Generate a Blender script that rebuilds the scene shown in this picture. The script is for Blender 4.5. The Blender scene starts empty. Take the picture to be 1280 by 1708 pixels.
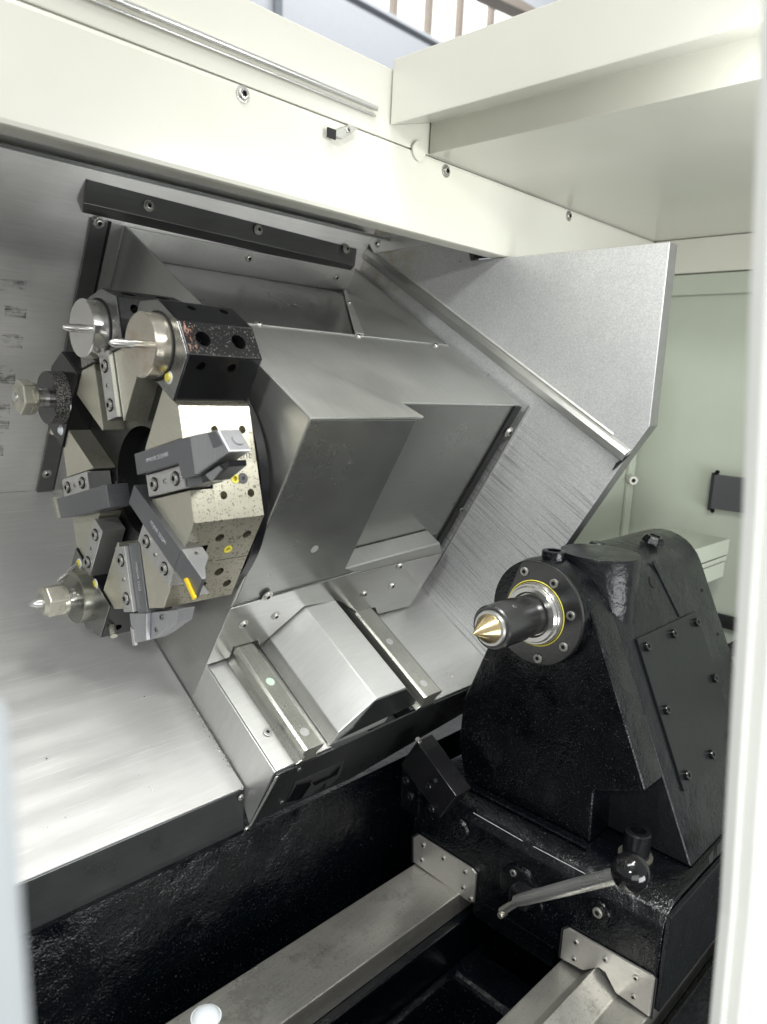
import bpy, bmesh, math, random
from mathutils import Vector, Matrix, Euler
random.seed(7)
R = math.radians
C = bpy.context.scene.collection
SC = bpy.context.scene

# ---------------------------------------------------------------- camera
# camera stands at the origin; x = spindle axis, y = into the machine, z = up
F_PX = 1236.0
dX = Vector((0.69897328, -0.09124528, 0.70930293))
dY = Vector((-0.71346894, -0.15689305, 0.68289578))
dZ = Vector((0.04897368, -0.98339151, -0.17476472))
cam = bpy.data.cameras.new('camera')
cam.sensor_fit = 'HORIZONTAL'; cam.sensor_width = 36.0
cam.lens = F_PX / 1280 * 36
cam.clip_start = 0.01; cam.clip_end = 200
cam.dof.use_dof = True; cam.dof.focus_distance = 0.95; cam.dof.aperture_fstop = 7.0
cam_o = bpy.data.objects.new('camera', cam); C.objects.link(cam_o)
cam_o.matrix_world = Matrix(((dX[0], -dX[1], -dX[2], 0), (dY[0], -dY[1], -dY[2], 0), (dZ[0], -dZ[1], -dZ[2], 0), (0, 0, 0, 1)))
SC.camera = cam_o

# ---------------------------------------------------------------- light
w = bpy.data.worlds.new('World'); SC.world = w; w.use_nodes = True
wb = w.node_tree.nodes['Background']
wb.inputs[0].default_value = (0.93, 0.97, 1.0, 1); wb.inputs[1].default_value = 0.46

def area(name, loc, target, sx, sy, power, col=(1, 1, 1)):
    l = bpy.data.lights.new(name, 'AREA'); l.shape = 'RECTANGLE'; l.size = sx; l.size_y = sy
    l.energy = power; l.color = col
    o = bpy.data.objects.new(name, l); C.objects.link(o); o.location = loc
    d = Vector(target) - Vector(loc)
    o.rotation_euler = d.to_track_quat('-Z', 'Y').to_euler()
    return o
area('shop_tube_lights_above', (0.10, 0.15, 1.7), (0.6, 0.7, -0.3), 1.6, 0.35, 42, (1.0, 1.0, 0.97))
area('shop_lights_behind', (-1.3, -0.5, 0.9), (0.6, 0.7, -0.2), 0.30, 0.22, 27, (0.98, 1.0, 1.0))
area('fill_light_right', (0.85, -1.1, -0.7), (1.1, 0.35, 0.25), 1.0, 0.6, 24, (0.98, 1.0, 1.0))  # added fill from low right, brightens roof underside and end wall
area('fill_light_front', (-0.5, -1.3, -0.35), (0.5, 0.9, -0.1), 1.6, 1.0, 16, (1.0, 1.0, 1.0))  # added low fill from the operator side, lifts the rear wall
area('machine_work_lamp', (0.78, 0.16, 0.285), (0.85, 0.62, -0.3), 0.30, 0.04, 4.2, (0.98, 1.0, 0.98))
area('hall_wall_fill', (5.0, 2.5, 6.5), (5.5, 6.0, 3.0), 4.0, 1.0, 380, (1.0, 0.99, 0.97))  # unseen lamp added to brighten the shop wall behind

SC.view_settings.view_transform = 'Standard'; SC.view_settings.look = 'None'
SC.view_settings.exposure = 0.0; SC.view_settings.gamma = 1.0

# ---------------------------------------------------------------- frames
c30 = math.cos(R(30)); s30 = 0.5
def W(x, s, n): return Vector((x, s * c30 - n * s30, s * s30 + n * c30))   # slanted slide frame: x, up the slope, off the slope
VS = Vector((0, c30, s30)); VN = Vector((0, -s30, c30)); VX = Vector((1, 0, 0))
def ray(px, py):
    c = Vector(((px - 640) / F_PX, (py - 854) / F_PX, 1.0))
    return Vector((c.dot(dX), c.dot(dY), c.dot(dZ)))
def at(px, py, x=None, y=None, z=None, s=None, n=None, plane=None):
    r = ray(px, py)
    if x is not None: return r * (x / r.x)
    if y is not None: return r * (y / r.y)
    if z is not None: return r * (z / r.z)
    if s is not None: return r * (s / r.dot(VS))
    if n is not None: return r * (n / r.dot(VN))
    p, nv = plane
    return r * (p.dot(nv) / r.dot(nv))

# ---------------------------------------------------------------- materials
MATS = {}
def nt(name):
    m = bpy.data.materials.new(name); m.use_nodes = True
    MATS[name] = m
    return m, m.node_tree.nodes, m.node_tree.links, m.node_tree.nodes['Principled BSDF']
def coords(N, L, rot30=False, scale=(1, 1, 1)):
    tc = N.new('ShaderNodeTexCoord'); src = tc.outputs['Object']
    if rot30:
        m0 = N.new('ShaderNodeMapping'); m0.inputs['Rotation'].default_value = (R(-30), 0, 0)
        L.new(src, m0.inputs[0]); src = m0.outputs[0]
    mp = N.new('ShaderNodeMapping'); mp.inputs['Scale'].default_value = scale
    L.new(src, mp.inputs[0]); return mp.outputs[0]
def noise(N, L, vec, scale, detail=4, rough=0.55):
    n = N.new('ShaderNodeTexNoise'); n.inputs['Scale'].default_value = scale
    n.inputs['Detail'].default_value = detail; n.inputs['Roughness'].default_value = rough
    L.new(vec, n.inputs['Vector']); return n.outputs['Fac']
def ramp(N, L, fac, stops):
    r = N.new('ShaderNodeValToRGB'); cr = r.color_ramp
    while len(cr.elements) < len(stops): cr.elements.new(0.5)
    for e, (p, c) in zip(cr.elements, stops):
        e.position = p; e.color = (c, c, c, 1) if not isinstance(c, tuple) else (*c, 1)
    L.new(fac, r.inputs[0]); return r.outputs[0]
def mix(N, L, fac, a, b, mode='MIX'):
    m = N.new('ShaderNodeMix'); m.data_type = 'RGBA'; m.blend_type = mode
    if isinstance(fac, float): m.inputs[0].default_value = fac
    else: L.new(fac, m.inputs[0])
    for i, v in ((6, a), (7, b)):
        if isinstance(v, tuple): m.inputs[i].default_value = (*v, 1)
        else: L.new(v, m.inputs[i])
    return m.outputs[2]
def bump(N, L, h, strength, dist, prev=None):
    b = N.new('ShaderNodeBump'); b.inputs['Strength'].default_value = strength; b.inputs['Distance'].default_value = dist
    L.new(h, b.inputs['Height'])
    if prev is not None: L.new(prev, b.inputs['Normal'])
    return b.outputs[0]

def steel(name, col, rough=0.38, var=0.25, streak=(60, 3, 60), rot30=True, grain=0.15, spots=0.0, rvar=0.12, metal=1.0, stain=None, gscale=900):
    metal *= 0.85
    m, N, L, P = nt(name)
    v = coords(N, L, rot30)
    blot = noise(N, L, v, 7, 6, 0.62)
    vs = coords(N, L, rot30, streak)
    st = noise(N, L, vs, 6, 5, 0.6)
    dark = tuple(c * (1 - var) for c in col)
    cc = mix(N, L, ramp(N, L, blot, [(0.3, 0.0), (0.7, 1.0)]), dark, col)
    cc = mix(N, L, ramp(N, L, st, [(0.35, 0.0), (0.65, 0.35)]), cc, tuple(min(1, c * 1.12) for c in col))
    if stain:
        sf = noise(N, L, v, 18, 5, 0.7)
        cc = mix(N, L, ramp(N, L, sf, [(0.56, 0.0), (0.72, 0.8)]), cc, stain)
    if spots:
        sp = noise(N, L, v, 420, 2, 0.5)
        cc = mix(N, L, ramp(N, L, sp, [(0.62, 0.0), (0.68, spots)]), cc, (0.03, 0.03, 0.03))
    L.new(cc, P.inputs['Base Color'])
    P.inputs['Metallic'].default_value = metal
    rr = N.new('ShaderNodeMapRange'); L.new(blot, rr.inputs[0])
    rr.inputs['From Min'].default_value = 0.3; rr.inputs['From Max'].default_value = 0.7
    rr.inputs['To Min'].default_value = rough - rvar * 0.5; rr.inputs['To Max'].default_value = rough + rvar * 0.5
    L.new(rr.outputs[0], P.inputs['Roughness'])
    g = noise(N, L, v, gscale, 2, 0.6)
    b = bump(N, L, g, grain, 0.0004)
    b = bump(N, L, st, grain * 0.8, 0.0004, b)
    wv = noise(N, L, v, 9, 2, 0.5)
    b = bump(N, L, wv, 0.12, 0.004, b)
    L.new(b, P.inputs['Normal'])
    return m

def plain(name, col, rough=0.4, metal=0.0, noise_amt=0.12, bumpd=0.0, bscale=300, coat=0.0, nscale=15):
    m, N, L, P = nt(name)
    v = coords(N, L)
    f = noise(N, L, v, nscale, 5, 0.6)
    cc = mix(N, L, ramp(N, L, f, [(0.3, 0.0), (0.7, 1.0)]), tuple(c * (1 - noise_amt) for c in col), col)
    L.new(cc, P.inputs['Base Color'])
    P.inputs['Roughness'].default_value = rough; P.inputs['Metallic'].default_value = metal
    if coat: P.inputs['Coat Weight'].default_value = coat
    if bumpd:
        h = noise(N, L, v, bscale, 3, 0.6)
        L.new(bump(N, L, h, 0.6, bumpd), P.inputs['Normal'])
    return m

steel('sheet', (0.50, 0.50, 0.48), 0.38, 0.12, (50, 3, 50), grain=0.10)
steel('sheet_cover', (0.68, 0.68, 0.66), 0.42, 0.10, (4, 30, 4), grain=0.16, rvar=0.1)
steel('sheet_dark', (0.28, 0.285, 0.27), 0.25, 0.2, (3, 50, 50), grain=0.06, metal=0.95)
steel('sheet_mirror', (0.50, 0.50, 0.485), 0.22, 0.15, (3, 50, 50), grain=0.06, metal=1.12)
steel('rim_steel', (0.34, 0.34, 0.335), 0.35, 0.2, (20, 20, 20))
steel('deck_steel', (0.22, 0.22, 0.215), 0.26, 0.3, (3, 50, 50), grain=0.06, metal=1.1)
steel('shaded_steel', (0.085, 0.09, 0.09), 0.30, 0.2, (3, 50, 50), grain=0.06)  # near-black base carries the shade on cover fold and apron
steel('sheet_wall', (0.74, 0.73, 0.71), 0.44, 0.16, (3, 40, 40), grain=0.14, metal=0.8)
steel('sheet_bright', (0.68, 0.68, 0.66), 0.38, 0.12, (60, 3, 60), grain=0.14)
steel('frame_bar', (0.19, 0.195, 0.19), 0.34, 0.25, (3, 40, 40), grain=0.10)
steel('gasket_steel', (0.06, 0.062, 0.06), 0.35, 0.3, (40, 40, 3))
steel('rail_steel', (0.50, 0.50, 0.45), 0.30, 0.3, (80, 2, 80), grain=0.2, spots=0.25)
steel('way_steel', (0.50, 0.485, 0.44), 0.32, 0.30, (3, 90, 90), rot30=False, grain=0.12, stain=(0.22, 0.215, 0.19), spots=0.35)
steel('polished', (0.62, 0.61, 0.58), 0.20, 0.2, (3, 60, 60), rot30=False, grain=0.08)
steel('ground_steel', (0.60, 0.60, 0.58), 0.30, 0.15, (60, 3, 60), rot30=False, grain=0.10)
steel('turret_face', (0.62, 0.60, 0.50), 0.36, 0.18, (60, 60, 4), grain=0.12, stain=(0.40, 0.37, 0.26))
steel('tool_steel', (0.22, 0.225, 0.235), 0.42, 0.2, (4, 60, 60), rot30=False, grain=0.16)
steel('tool_head', (0.45, 0.455, 0.47), 0.42, 0.15, (60, 60, 4), rot30=False, grain=0.2)
steel('collar_tan', (0.60, 0.56, 0.47), 0.22, 0.3, (60, 60, 60), rot30=False, grain=0.1, stain=(0.42, 0.30, 0.20))
steel('brass_stain', (0.62, 0.50, 0.28), 0.24, 0.35, (3, 60, 60), rot30=False, grain=0.1)
steel('screw_steel', (0.50, 0.49, 0.46), 0.28, 0.35, (90, 90, 90), rot30=False, grain=0.15, stain=(0.20, 0.15, 0.09))
steel('gib_steel', (0.60, 0.585, 0.55), 0.34, 0.22, (30, 30, 30), rot30=False, grain=0.15)
steel('slot_steel', (0.34, 0.31, 0.23), 0.3, 0.4, (60, 60, 60), grain=0.15, stain=(0.16, 0.12, 0.07), spots=0.3)
steel('disc_steel', (0.30, 0.30, 0.26), 0.30, 0.3, (60, 60, 60), grain=0.1)
steel('nut_steel', (0.56, 0.54, 0.46), 0.30, 0.4, (60, 60, 60), rot30=False, grain=0.3, stain=(0.18, 0.16, 0.12), gscale=500)

def streaked_wall():
    m, N, L, P = nt('sheet_guard')
    v = coords(N, L, True)
    blot = noise(N, L, v, 5, 5, 0.6)
    fine = noise(N, L, v, 650, 2, 0.7)
    cc = mix(N, L, ramp(N, L, blot, [(0.3, 0.0), (0.7, 1.0)]), (0.56, 0.56, 0.565), (0.70, 0.70, 0.69))
    cc = mix(N, L, ramp(N, L, fine, [(0.42, 0.0), (0.58, 1.0)]), cc, (0.80, 0.80, 0.80), 'MULTIPLY')
    # fine scratches that run up the slope, only below the ledge
    vs = coords(N, L, True, (1, 2.2, 170))
    st = noise(N, L, vs, 2.0, 5, 0.7)
    sep = N.new('ShaderNodeSeparateXYZ'); L.new(v, sep.inputs[0])
    below = N.new('ShaderNodeMapRange'); L.new(sep.outputs[2], below.inputs[0])
    below.inputs['From Min'].default_value = -0.34; below.inputs['From Max'].default_value = -0.40
    mu = N.new('ShaderNodeMath'); mu.operation = 'MULTIPLY'
    L.new(ramp(N, L, st, [(0.52, 0.0), (0.62, 0.75)]), mu.inputs[0]); L.new(below.outputs[0], mu.inputs[1])
    cc = mix(N, L, mu.outputs[0], cc, (0.24, 0.24, 0.24))
    gp_ = N.new('ShaderNodeVectorMath'); gp_.operation = 'DISTANCE'; L.new(v, gp_.inputs[0]); gp_.inputs[1].default_value = (0.97, 0.98, -0.29)
    dm = N.new('ShaderNodeMapRange'); L.new(gp_.outputs['Value'], dm.inputs[0]); dm.inputs['From Min'].default_value = 0.16; dm.inputs['From Max'].default_value = 0.02
    ml = N.new('ShaderNodeMath'); ml.operation = 'MULTIPLY'; L.new(dm.outputs[0], ml.inputs[0]); L.new(ramp(N, L, noise(N, L, v, 30, 5, 0.7), [(0.4, 0.0), (0.65, 0.8)]), ml.inputs[1])
    cc = mix(N, L, ml.outputs[0], cc, (0.36, 0.30, 0.12))
    L.new(cc, P.inputs['Base Color'])
    P.inputs['Metallic'].default_value = 0.55; P.inputs['Roughness'].default_value = 0.46
    b = bump(N, L, fine, 0.35, 0.0006)
    L.new(b, P.inputs['Normal'])
streaked_wall()

def add_ripples(name):
    m = MATS[name]; N = m.node_tree.nodes; L = m.node_tree.links; P = N['Principled BSDF']
    v = coords(N, L, True); wv = N.new('ShaderNodeTexWave'); wv.wave_type = 'BANDS'; wv.bands_direction = 'Y'
    wv.inputs['Scale'].default_value = 8.0; wv.inputs['Distortion'].default_value = 3.5; wv.inputs['Detail'].default_value = 2
    wv.inputs['Detail Scale'].default_value = 0.5
    L.new(v, wv.inputs['Vector'])
    sep = N.new('ShaderNodeSeparateXYZ'); L.new(v, sep.inputs[0])
    mr = N.new('ShaderNodeMapRange'); L.new(sep.outputs[0], mr.inputs[0])
    mr.inputs['From Min'].default_value = 0.43; mr.inputs['From Max'].default_value = 0.33; mr.inputs['To Max'].default_value = 0.22
    b = N.new('ShaderNodeBump'); b.inputs['Distance'].default_value = 0.0032
    L.new(wv.outputs['Fac'], b.inputs['Height']); L.new(mr.outputs[0], b.inputs['Strength'])
    L.new(P.inputs['Normal'].links[0].from_socket, b.inputs['Normal']); L.new(b.outputs[0], P.inputs['Normal'])
    sc = noise(N, L, coords(N, L, True, (3, 120, 1)), 3.0, 3, 0.7)
    src = P.inputs['Base Color'].links[0].from_socket
    L.new(mix(N, L, ramp(N, L, sc, [(0.60, 0.0), (0.68, 0.25)]), src, (0.85, 0.85, 0.85)), P.inputs['Base Color'])
steel('cover_rippled', (0.54, 0.535, 0.52), 0.58, 0.10, (4, 30, 4), grain=0.16, rvar=0.1, metal=0.75)
add_ripples('cover_rippled')
def scuff_material():
    m, N, L, P = nt('scuff'); v = coords(N, L, True, (9, 1, 70)); f = noise(N, L, v, 3.0, 5, 0.7)
    g = noise(N, L, coords(N, L, True), 60, 3, 0.6)
    mu = N.new('ShaderNodeMath'); mu.operation = 'MULTIPLY'
    L.new(ramp(N, L, f, [(0.44, 0.0), (0.72, 0.6)]), mu.inputs[0]); L.new(ramp(N, L, g, [(0.42, 0.0), (0.62, 0.9)]), mu.inputs[1])
    L.new(mu.outputs[0], P.inputs['Alpha']); P.inputs['Base Color'].default_value = (0.025, 0.025, 0.025, 1); P.inputs['Roughness'].default_value = 0.5
scuff_material()

def speckled(name, base, dark, thr, amount):
    m, N, L, P = nt(name)
    v = coords(N, L, True)
    blot = noise(N, L, v, 14, 5, 0.6)
    n1 = noise(N, L, v, 210, 3, 0.6)
    n2 = noise(N, L, v, 430, 2, 0.6)
    cc = mix(N, L, ramp(N, L, blot, [(0.35, 0.0), (0.7, 1.0)]), tuple(c * 0.75 for c in base), base)
    cc = mix(N, L, ramp(N, L, n1, [(thr, 0.0), (thr + 0.05, amount)]), cc, dark)
    cc = mix(N, L, ramp(N, L, n2, [(thr - 0.02, 0.0), (thr + 0.02, amount)]), cc, dark)
    L.new(cc, P.inputs['Base Color']); P.inputs['Metallic'].default_value = 0.7
    P.inputs['Metallic'].default_value = 0.92
    P.inputs['Roughness'].default_value = 0.38
    L.new(bump(N, L, n1, 0.3, 0.0005), P.inputs['Normal'])
speckled('turret_flat', (0.50, 0.475, 0.385), (0.10, 0.085, 0.065), 0.625, 0.8)
speckled('black_chipped', (0.030, 0.030, 0.031), (0.36, 0.35, 0.33), 0.655, 0.75)

def cast_black(name, rough, d, scale, col=(0.008, 0.0095, 0.012), glint=0.6, spec=0.4):
    m, N, L, P = nt(name)
    v = coords(N, L)
    n1 = noise(N, L, v, scale, 3, 0.6)
    n0 = noise(N, L, v, 26, 4, 0.55)
    n2 = noise(N, L, v, 700, 2, 0.5)
    cc = mix(N, L, ramp(N, L, n2, [(0.69, 0.0), (0.73, glint)]), col, (0.55, 0.58, 0.60))  # pale dots paint the sparkle of the gloss into the colour
    L.new(cc, P.inputs['Base Color'])
    L.new(ramp(N, L, n0, [(0.35, rough), (0.7, rough + 0.12)]), P.inputs['Roughness'])
    amt = N.new('ShaderNodeMapRange'); L.new(n0, amt.inputs[0])
    amt.inputs['From Min'].default_value = 0.35; amt.inputs['From Max'].default_value = 0.65
    amt.inputs['To Min'].default_value = 0.35; amt.inputs['To Max'].default_value = 1.0
    b = N.new('ShaderNodeBump'); b.inputs['Distance'].default_value = d
    L.new(n1, b.inputs['Height']); L.new(amt.outputs[0], b.inputs['Strength'])
    b = bump(N, L, n0, 0.5, 0.006, b.outputs[0])
    L.new(b, P.inputs['Normal'])
    P.inputs['Specular IOR Level'].default_value = spec
cast_black('cast_black', 0.10, 0.0011, 300, (0.0012, 0.0018, 0.0028), 0.20, 0.45)
cast_black('cast_side', 0.24, 0.0010, 140, (0.007, 0.008, 0.009), 0.05, 0.30)
plain('black_oxide', (0.008, 0.008, 0.009), 0.18, 0.0, 0.3, 0.0002, 200)
plain('black_gloss', (0.006, 0.006, 0.007), 0.12)
plain('black_flat', (0.008, 0.008, 0.009), 0.7)
plain('hole_dark', (0.004, 0.004, 0.004), 0.8)
steel('oxide_face', (0.27, 0.27, 0.26), 0.26, 0.35, (30, 30, 30), rot30=False, grain=0.1)
steel('flange_steel', (0.11, 0.11, 0.11), 0.24, 0.35, (30, 30, 30), rot30=False, grain=0.1)
plain('plate_grey', (0.012, 0.0135, 0.014), 0.30, 0.0, 0.2, 0.0003, 90)
MATS['plate_grey'].node_tree.nodes['Principled BSDF'].inputs['Specular IOR Level'].default_value = 0.2
plain('box_grey', (0.07, 0.07, 0.075), 0.35)
def aged_cream():
    m, N, L, P = nt('cream'); v = coords(N, L)
    f = noise(N, L, v, 3.5, 5, 0.6); d_ = noise(N, L, coords(N, L, False, (1, 1, 0.25)), 40, 4, 0.7)
    cc = mix(N, L, ramp(N, L, f, [(0.3, 0.0), (0.7, 1.0)]), (0.505, 0.50, 0.43), (0.545, 0.54, 0.485))
    cc = mix(N, L, ramp(N, L, d_, [(0.66, 0.0), (0.80, 0.35)]), cc, (0.44, 0.42, 0.30))
    L.new(cc, P.inputs['Base Color']); P.inputs['Roughness'].default_value = 0.28; P.inputs['Coat Weight'].default_value = 0.25
    b = bump(N, L, noise(N, L, v, 5, 2, 0.5), 0.25, 0.006); b = bump(N, L, noise(N, L, v, 420, 2, 0.5), 0.10, 0.0006, b)
    L.new(b, P.inputs['Normal'])
aged_cream()
plain('cream_wall', (0.40, 0.43, 0.36), 0.32, 0, 0.08, coat=0.2, nscale=6)
plain('jamb_white', (0.70, 0.705, 0.66), 0.35, 0, 0.03)
plain('jamb_grey', (0.36, 0.385, 0.395), 0.4, 0, 0.05)
plain('yellow', (0.66, 0.58, 0.08), 0.35)
plain('insert_yellow', (0.95, 0.62, 0.01), 0.35)
plain('white_plastic', (0.66, 0.69, 0.71), 0.35)
plain('green_plug', (0.50, 0.62, 0.52), 0.45)
plain('shop_panel', (0.52, 0.55, 0.59), 0.6, 0, 0.04)
plain('shop_beam', (0.32, 0.28, 0.24), 0.6)
plain('floor_dark', (0.05, 0.05, 0.05), 0.6)
plain('grime', (0.08, 0.07, 0.045), 0.7, 0, 0.5)
plain('etch', (0.45, 0.45, 0.46), 0.5)
def bar_streaks():
    m, N, L, P = nt('orange_rust')
    v = coords(N, L); f = noise(N, L, v, 90, 4, 0.7)
    L.new(mix(N, L, ramp(N, L, f, [(0.4, 0.0), (0.6, 1.0)]), (0.30, 0.10, 0.05), (0.22, 0.17, 0.14)), P.inputs['Base Color'])
    P.inputs['Roughness'].default_value = 0.6
bar_streaks()
M = MATS

# ---------------------------------------------------------------- builders
def link(name, me, mat, parent=None):
    o = bpy.data.objects.new(name, me); C.objects.link(o)
    if mat is not None and not me.materials: me.materials.append(M[mat])
    if parent is not None:
        o.parent = parent; o.matrix_parent_inverse = parent.matrix_world.inverted()
    return o
def thing(name, label, cat, loc, group=None, rot=None):
    o = bpy.data.objects.new(name, None); C.objects.link(o); o.empty_display_size = 0.02
    if rot is not None: o.matrix_world = Matrix.Translation(Vector(loc)) @ rot.to_4x4()
    else: o.matrix_world = Matrix.Translation(Vector(loc))
    o['label'] = label; o['category'] = cat
    if group: o['group'] = group
    return o
def struct(o, label=None):
    o['kind'] = 'structure'
    if label: o['label'] = label
    return o
def finish(bm, bevel, seg=2, smooth=False):
    bmesh.ops.recalc_face_normals(bm, faces=bm.faces)
    if bevel:
        ed = [e for e in bm.edges if len(e.link_faces) == 2 and e.calc_face_angle(0) > 0.35]
        if ed: bmesh.ops.bevel(bm, geom=ed, offset=bevel, segments=seg, affect='EDGES', profile=0.6, clamp_overlap=True)
    if smooth:
        for f in bm.faces: f.smooth = True
    me = bpy.data.meshes.new('mesh'); bm.to_mesh(me); bm.free()
    return me
def prism_bm(bm, pts, vec):
    vec = Vector(vec)
    a = [bm.verts.new(p) for p in pts]; b = [bm.verts.new(Vector(p) + vec) for p in pts]
    bm.faces.new(a); bm.faces.new(b[::-1])
    n = len(pts)
    for i in range(n): bm.faces.new((a[i], b[i], b[(i + 1) % n], a[(i + 1) % n]))
def prism(name, mat, parent, pts, vec, bevel=0.0006):
    bm = bmesh.new(); prism_bm(bm, pts, vec)
    return link(name, finish(bm, bevel), mat, parent)
def box(name, mat, parent, a, b, bevel=0.0008):
    x0, y0, z0 = a; x1, y1, z1 = b
    return prism(name, mat, parent, [(x0, y0, z0), (x1, y0, z0), (x1, y1, z0), (x0, y1, z0)], (0, 0, z1 - z0), bevel)
def sbox(name, mat, parent, x0, x1, s0, s1, n0, n1, bevel=0.0008):
    return prism(name, mat, parent, [W(x0, s0, n0), W(x1, s0, n0), W(x1, s1, n0), W(x0, s1, n0)], VN * (n1 - n0), bevel)
def lathe(name, mat, parent, prof, origin, axis, seg=48, smooth=True, closed=False):
    axis = Vector(axis).normalized(); q = axis.to_track_quat('Z', 'Y').to_matrix()
    bm = bmesh.new(); rings = []
    for a, r in prof:
        if r < 1e-6: rings.append([bm.verts.new(Vector(origin) + axis * a)]); continue
        rings.append([bm.verts.new(Vector(origin) + q @ Vector((r * math.cos(t), r * math.sin(t), a))) for t in [2 * math.pi * k / seg for k in range(seg)]])
    for A, B in zip(rings, rings[1:]):
        for k in range(seg):
            a0 = A[k % len(A)]; a1 = A[(k + 1) % len(A)]; b0 = B[k % len(B)]; b1 = B[(k + 1) % len(B)]
            vs = []
            for v in (a0, a1, b1, b0):
                if v not in vs: vs.append(v)
            if len(vs) > 2: bm.faces.new(vs)
    if len(rings[0]) > 1 and not closed: bm.faces.new(rings[0])
    if len(rings[-1]) > 1 and not closed: bm.faces.new(rings[-1])
    bmesh.ops.recalc_face_normals(bm, faces=bm.faces)
    me = bpy.data.meshes.new('mesh'); bm.to_mesh(me); bm.free()
    for p in me.polygons: p.use_smooth = smooth
    if smooth: me.set_sharp_from_angle(angle=R(35))
    return link(name, me, mat, parent)
def tube(name, mat, parent, pts, r, seg=12):
    pts = [Vector(p) for p in pts]; bm = bmesh.new(); rings = []
    for i, p in enumerate(pts):
        d = (pts[min(i + 1, len(pts) - 1)] - pts[max(i - 1, 0)]).normalized()
        q = d.to_track_quat('Z', 'Y').to_matrix(); rr = r[i] if isinstance(r, (list, tuple)) else r
        rings.append([bm.verts.new(p + q @ Vector((rr * math.cos(t), rr * math.sin(t), 0))) for t in [2 * math.pi * k / seg for k in range(seg)]])
    for A, B in zip(rings, rings[1:]):
        for k in range(seg): bm.faces.new((A[k], A[(k + 1) % seg], B[(k + 1) % seg], B[k]))
    bm.faces.new(rings[0]); bm.faces.new(rings[-1])
    bmesh.ops.recalc_face_normals(bm, faces=bm.faces)
    me = bpy.data.meshes.new('mesh'); bm.to_mesh(me); bm.free()
    for p in me.polygons: p.use_smooth = True
    me.set_sharp_from_angle(angle=R(40))
    return link(name, me, mat, parent)
def cut(o, cutters):
    """carve holes with real depth, then drop the carving bodies"""
    cs = []
    for me, mat_i in cutters:
        c = bpy.data.objects.new('carve', me); C.objects.link(c); cs.append(c)
        c.matrix_world = o.matrix_world
        m = o.modifiers.new('b', 'BOOLEAN'); m.operation = 'DIFFERENCE'; m.object = c; m.solver = 'EXACT'
    dg = bpy.context.evaluated_depsgraph_get(); dg.update()
    me = bpy.data.meshes.new_from_object(o.evaluated_get(dg))
    o.modifiers.clear(); old = o.data; o.data = me
    for c in cs: bpy.data.objects.remove(c)
    return o
def cyl_mesh(p0, axis, r, seg=20, r1=None):
    axis = Vector(axis); q = axis.to_track_quat('Z', 'Y').to_matrix(); bm = bmesh.new()
    A = []; B = []
    for k in range(seg):
        t = 2 * math.pi * k / seg; d = q @ Vector((math.cos(t), math.sin(t), 0))
        A.append(bm.verts.new(Vector(p0) + d * r)); B.append(bm.verts.new(Vector(p0) + axis + d * (r1 or r)))
    bm.faces.new(A); bm.faces.new(B[::-1])
    for k in range(seg): bm.faces.new((A[k], B[k], B[(k + 1) % seg], A[(k + 1) % seg]))
    bmesh.ops.recalc_face_normals(bm, faces=bm.faces)
    me = bpy.data.meshes.new('mesh'); bm.to_mesh(me); bm.free(); return me
def ballm(name, mat, parent, c, r, seg=32):
    bm = bmesh.new(); bmesh.ops.create_uvsphere(bm, u_segments=seg, v_segments=seg // 2, radius=r)
    bmesh.ops.translate(bm, verts=bm.verts, vec=Vector(c))
    return link(name, finish(bm, 0, smooth=True), mat, parent)

# one shared screw mesh per look: a domed or flat head with a hexagon socket sunk in it
def screw_mesh(head, h, dome, sock=0.52):
    bm = bmesh.new(); seg = 24
    def ring(r, z, n=seg): return [bm.verts.new((r * math.cos(2 * math.pi * k / n), r * math.sin(2 * math.pi * k / n), z)) for k in range(n)]
    def hexr(r, z):
        out = []
        for k in range(seg):
            t = 2 * math.pi * k / seg; a = (t % (math.pi / 3)) - math.pi / 6
            rr = r * math.cos(math.pi / 6) / math.cos(a)
            out.append(bm.verts.new((rr * math.cos(t), rr * math.sin(t), z)))
        return out
    if dome: prof = [ring(1.35, 0), ring(1.35, 0.12), ring(1.0, 0.13), ring(0.93, h * 0.55), ring(0.78, h * 0.9)]
    else: prof = [ring(1.0, 0), ring(1.0, h * 0.85), ring(0.92, h)]
    prof += [hexr(sock, h), hexr(sock * 0.97, h * 0.25)]
    for i, (A, B) in enumerate(zip(prof, prof[1:])):
        for k in range(seg):
            f = bm.faces.new((A[k], A[(k + 1) % seg], B[(k + 1) % seg], B[k]))
            f.material_index = 1 if i == len(prof) - 2 else 0
    f = bm.faces.new(prof[-1]); f.material_index = 1
    me = bpy.data.meshes.new('screw'); bm.to_mesh(me); bm.free()
    me.materials.append(M[head]); me.materials.append(M['hole_dark'])
    return me
SCREW = {'button': screw_mesh('screw_steel', 0.6, True), 'cap': screw_mesh('screw_steel', 0.45, False),
         'flush': screw_mesh('ground_steel', 0.15, False, 0.45), 'black': screw_mesh('black_gloss', 0.9, False),
         'dark': screw_mesh('oxide_face', 0.45, False)}
def screw(parent, p, nrm, r, kind='button', name='screw', spin=None):
    o = bpy.data.objects.new(name, SCREW[kind]); C.objects.link(o)
    q = Vector(nrm).normalized().to_track_quat('Z', 'Y').to_matrix().to_4x4()
    o.matrix_world = Matrix.Translation(Vector(p)) @ q @ Matrix.Rotation(random.random() * 6 if spin is None else spin, 4, 'Z') @ Matrix.Scale(r, 4)
    if parent is not None:
        o.parent = parent; o.matrix_parent_inverse = parent.matrix_world.inverted()
    return o

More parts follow.
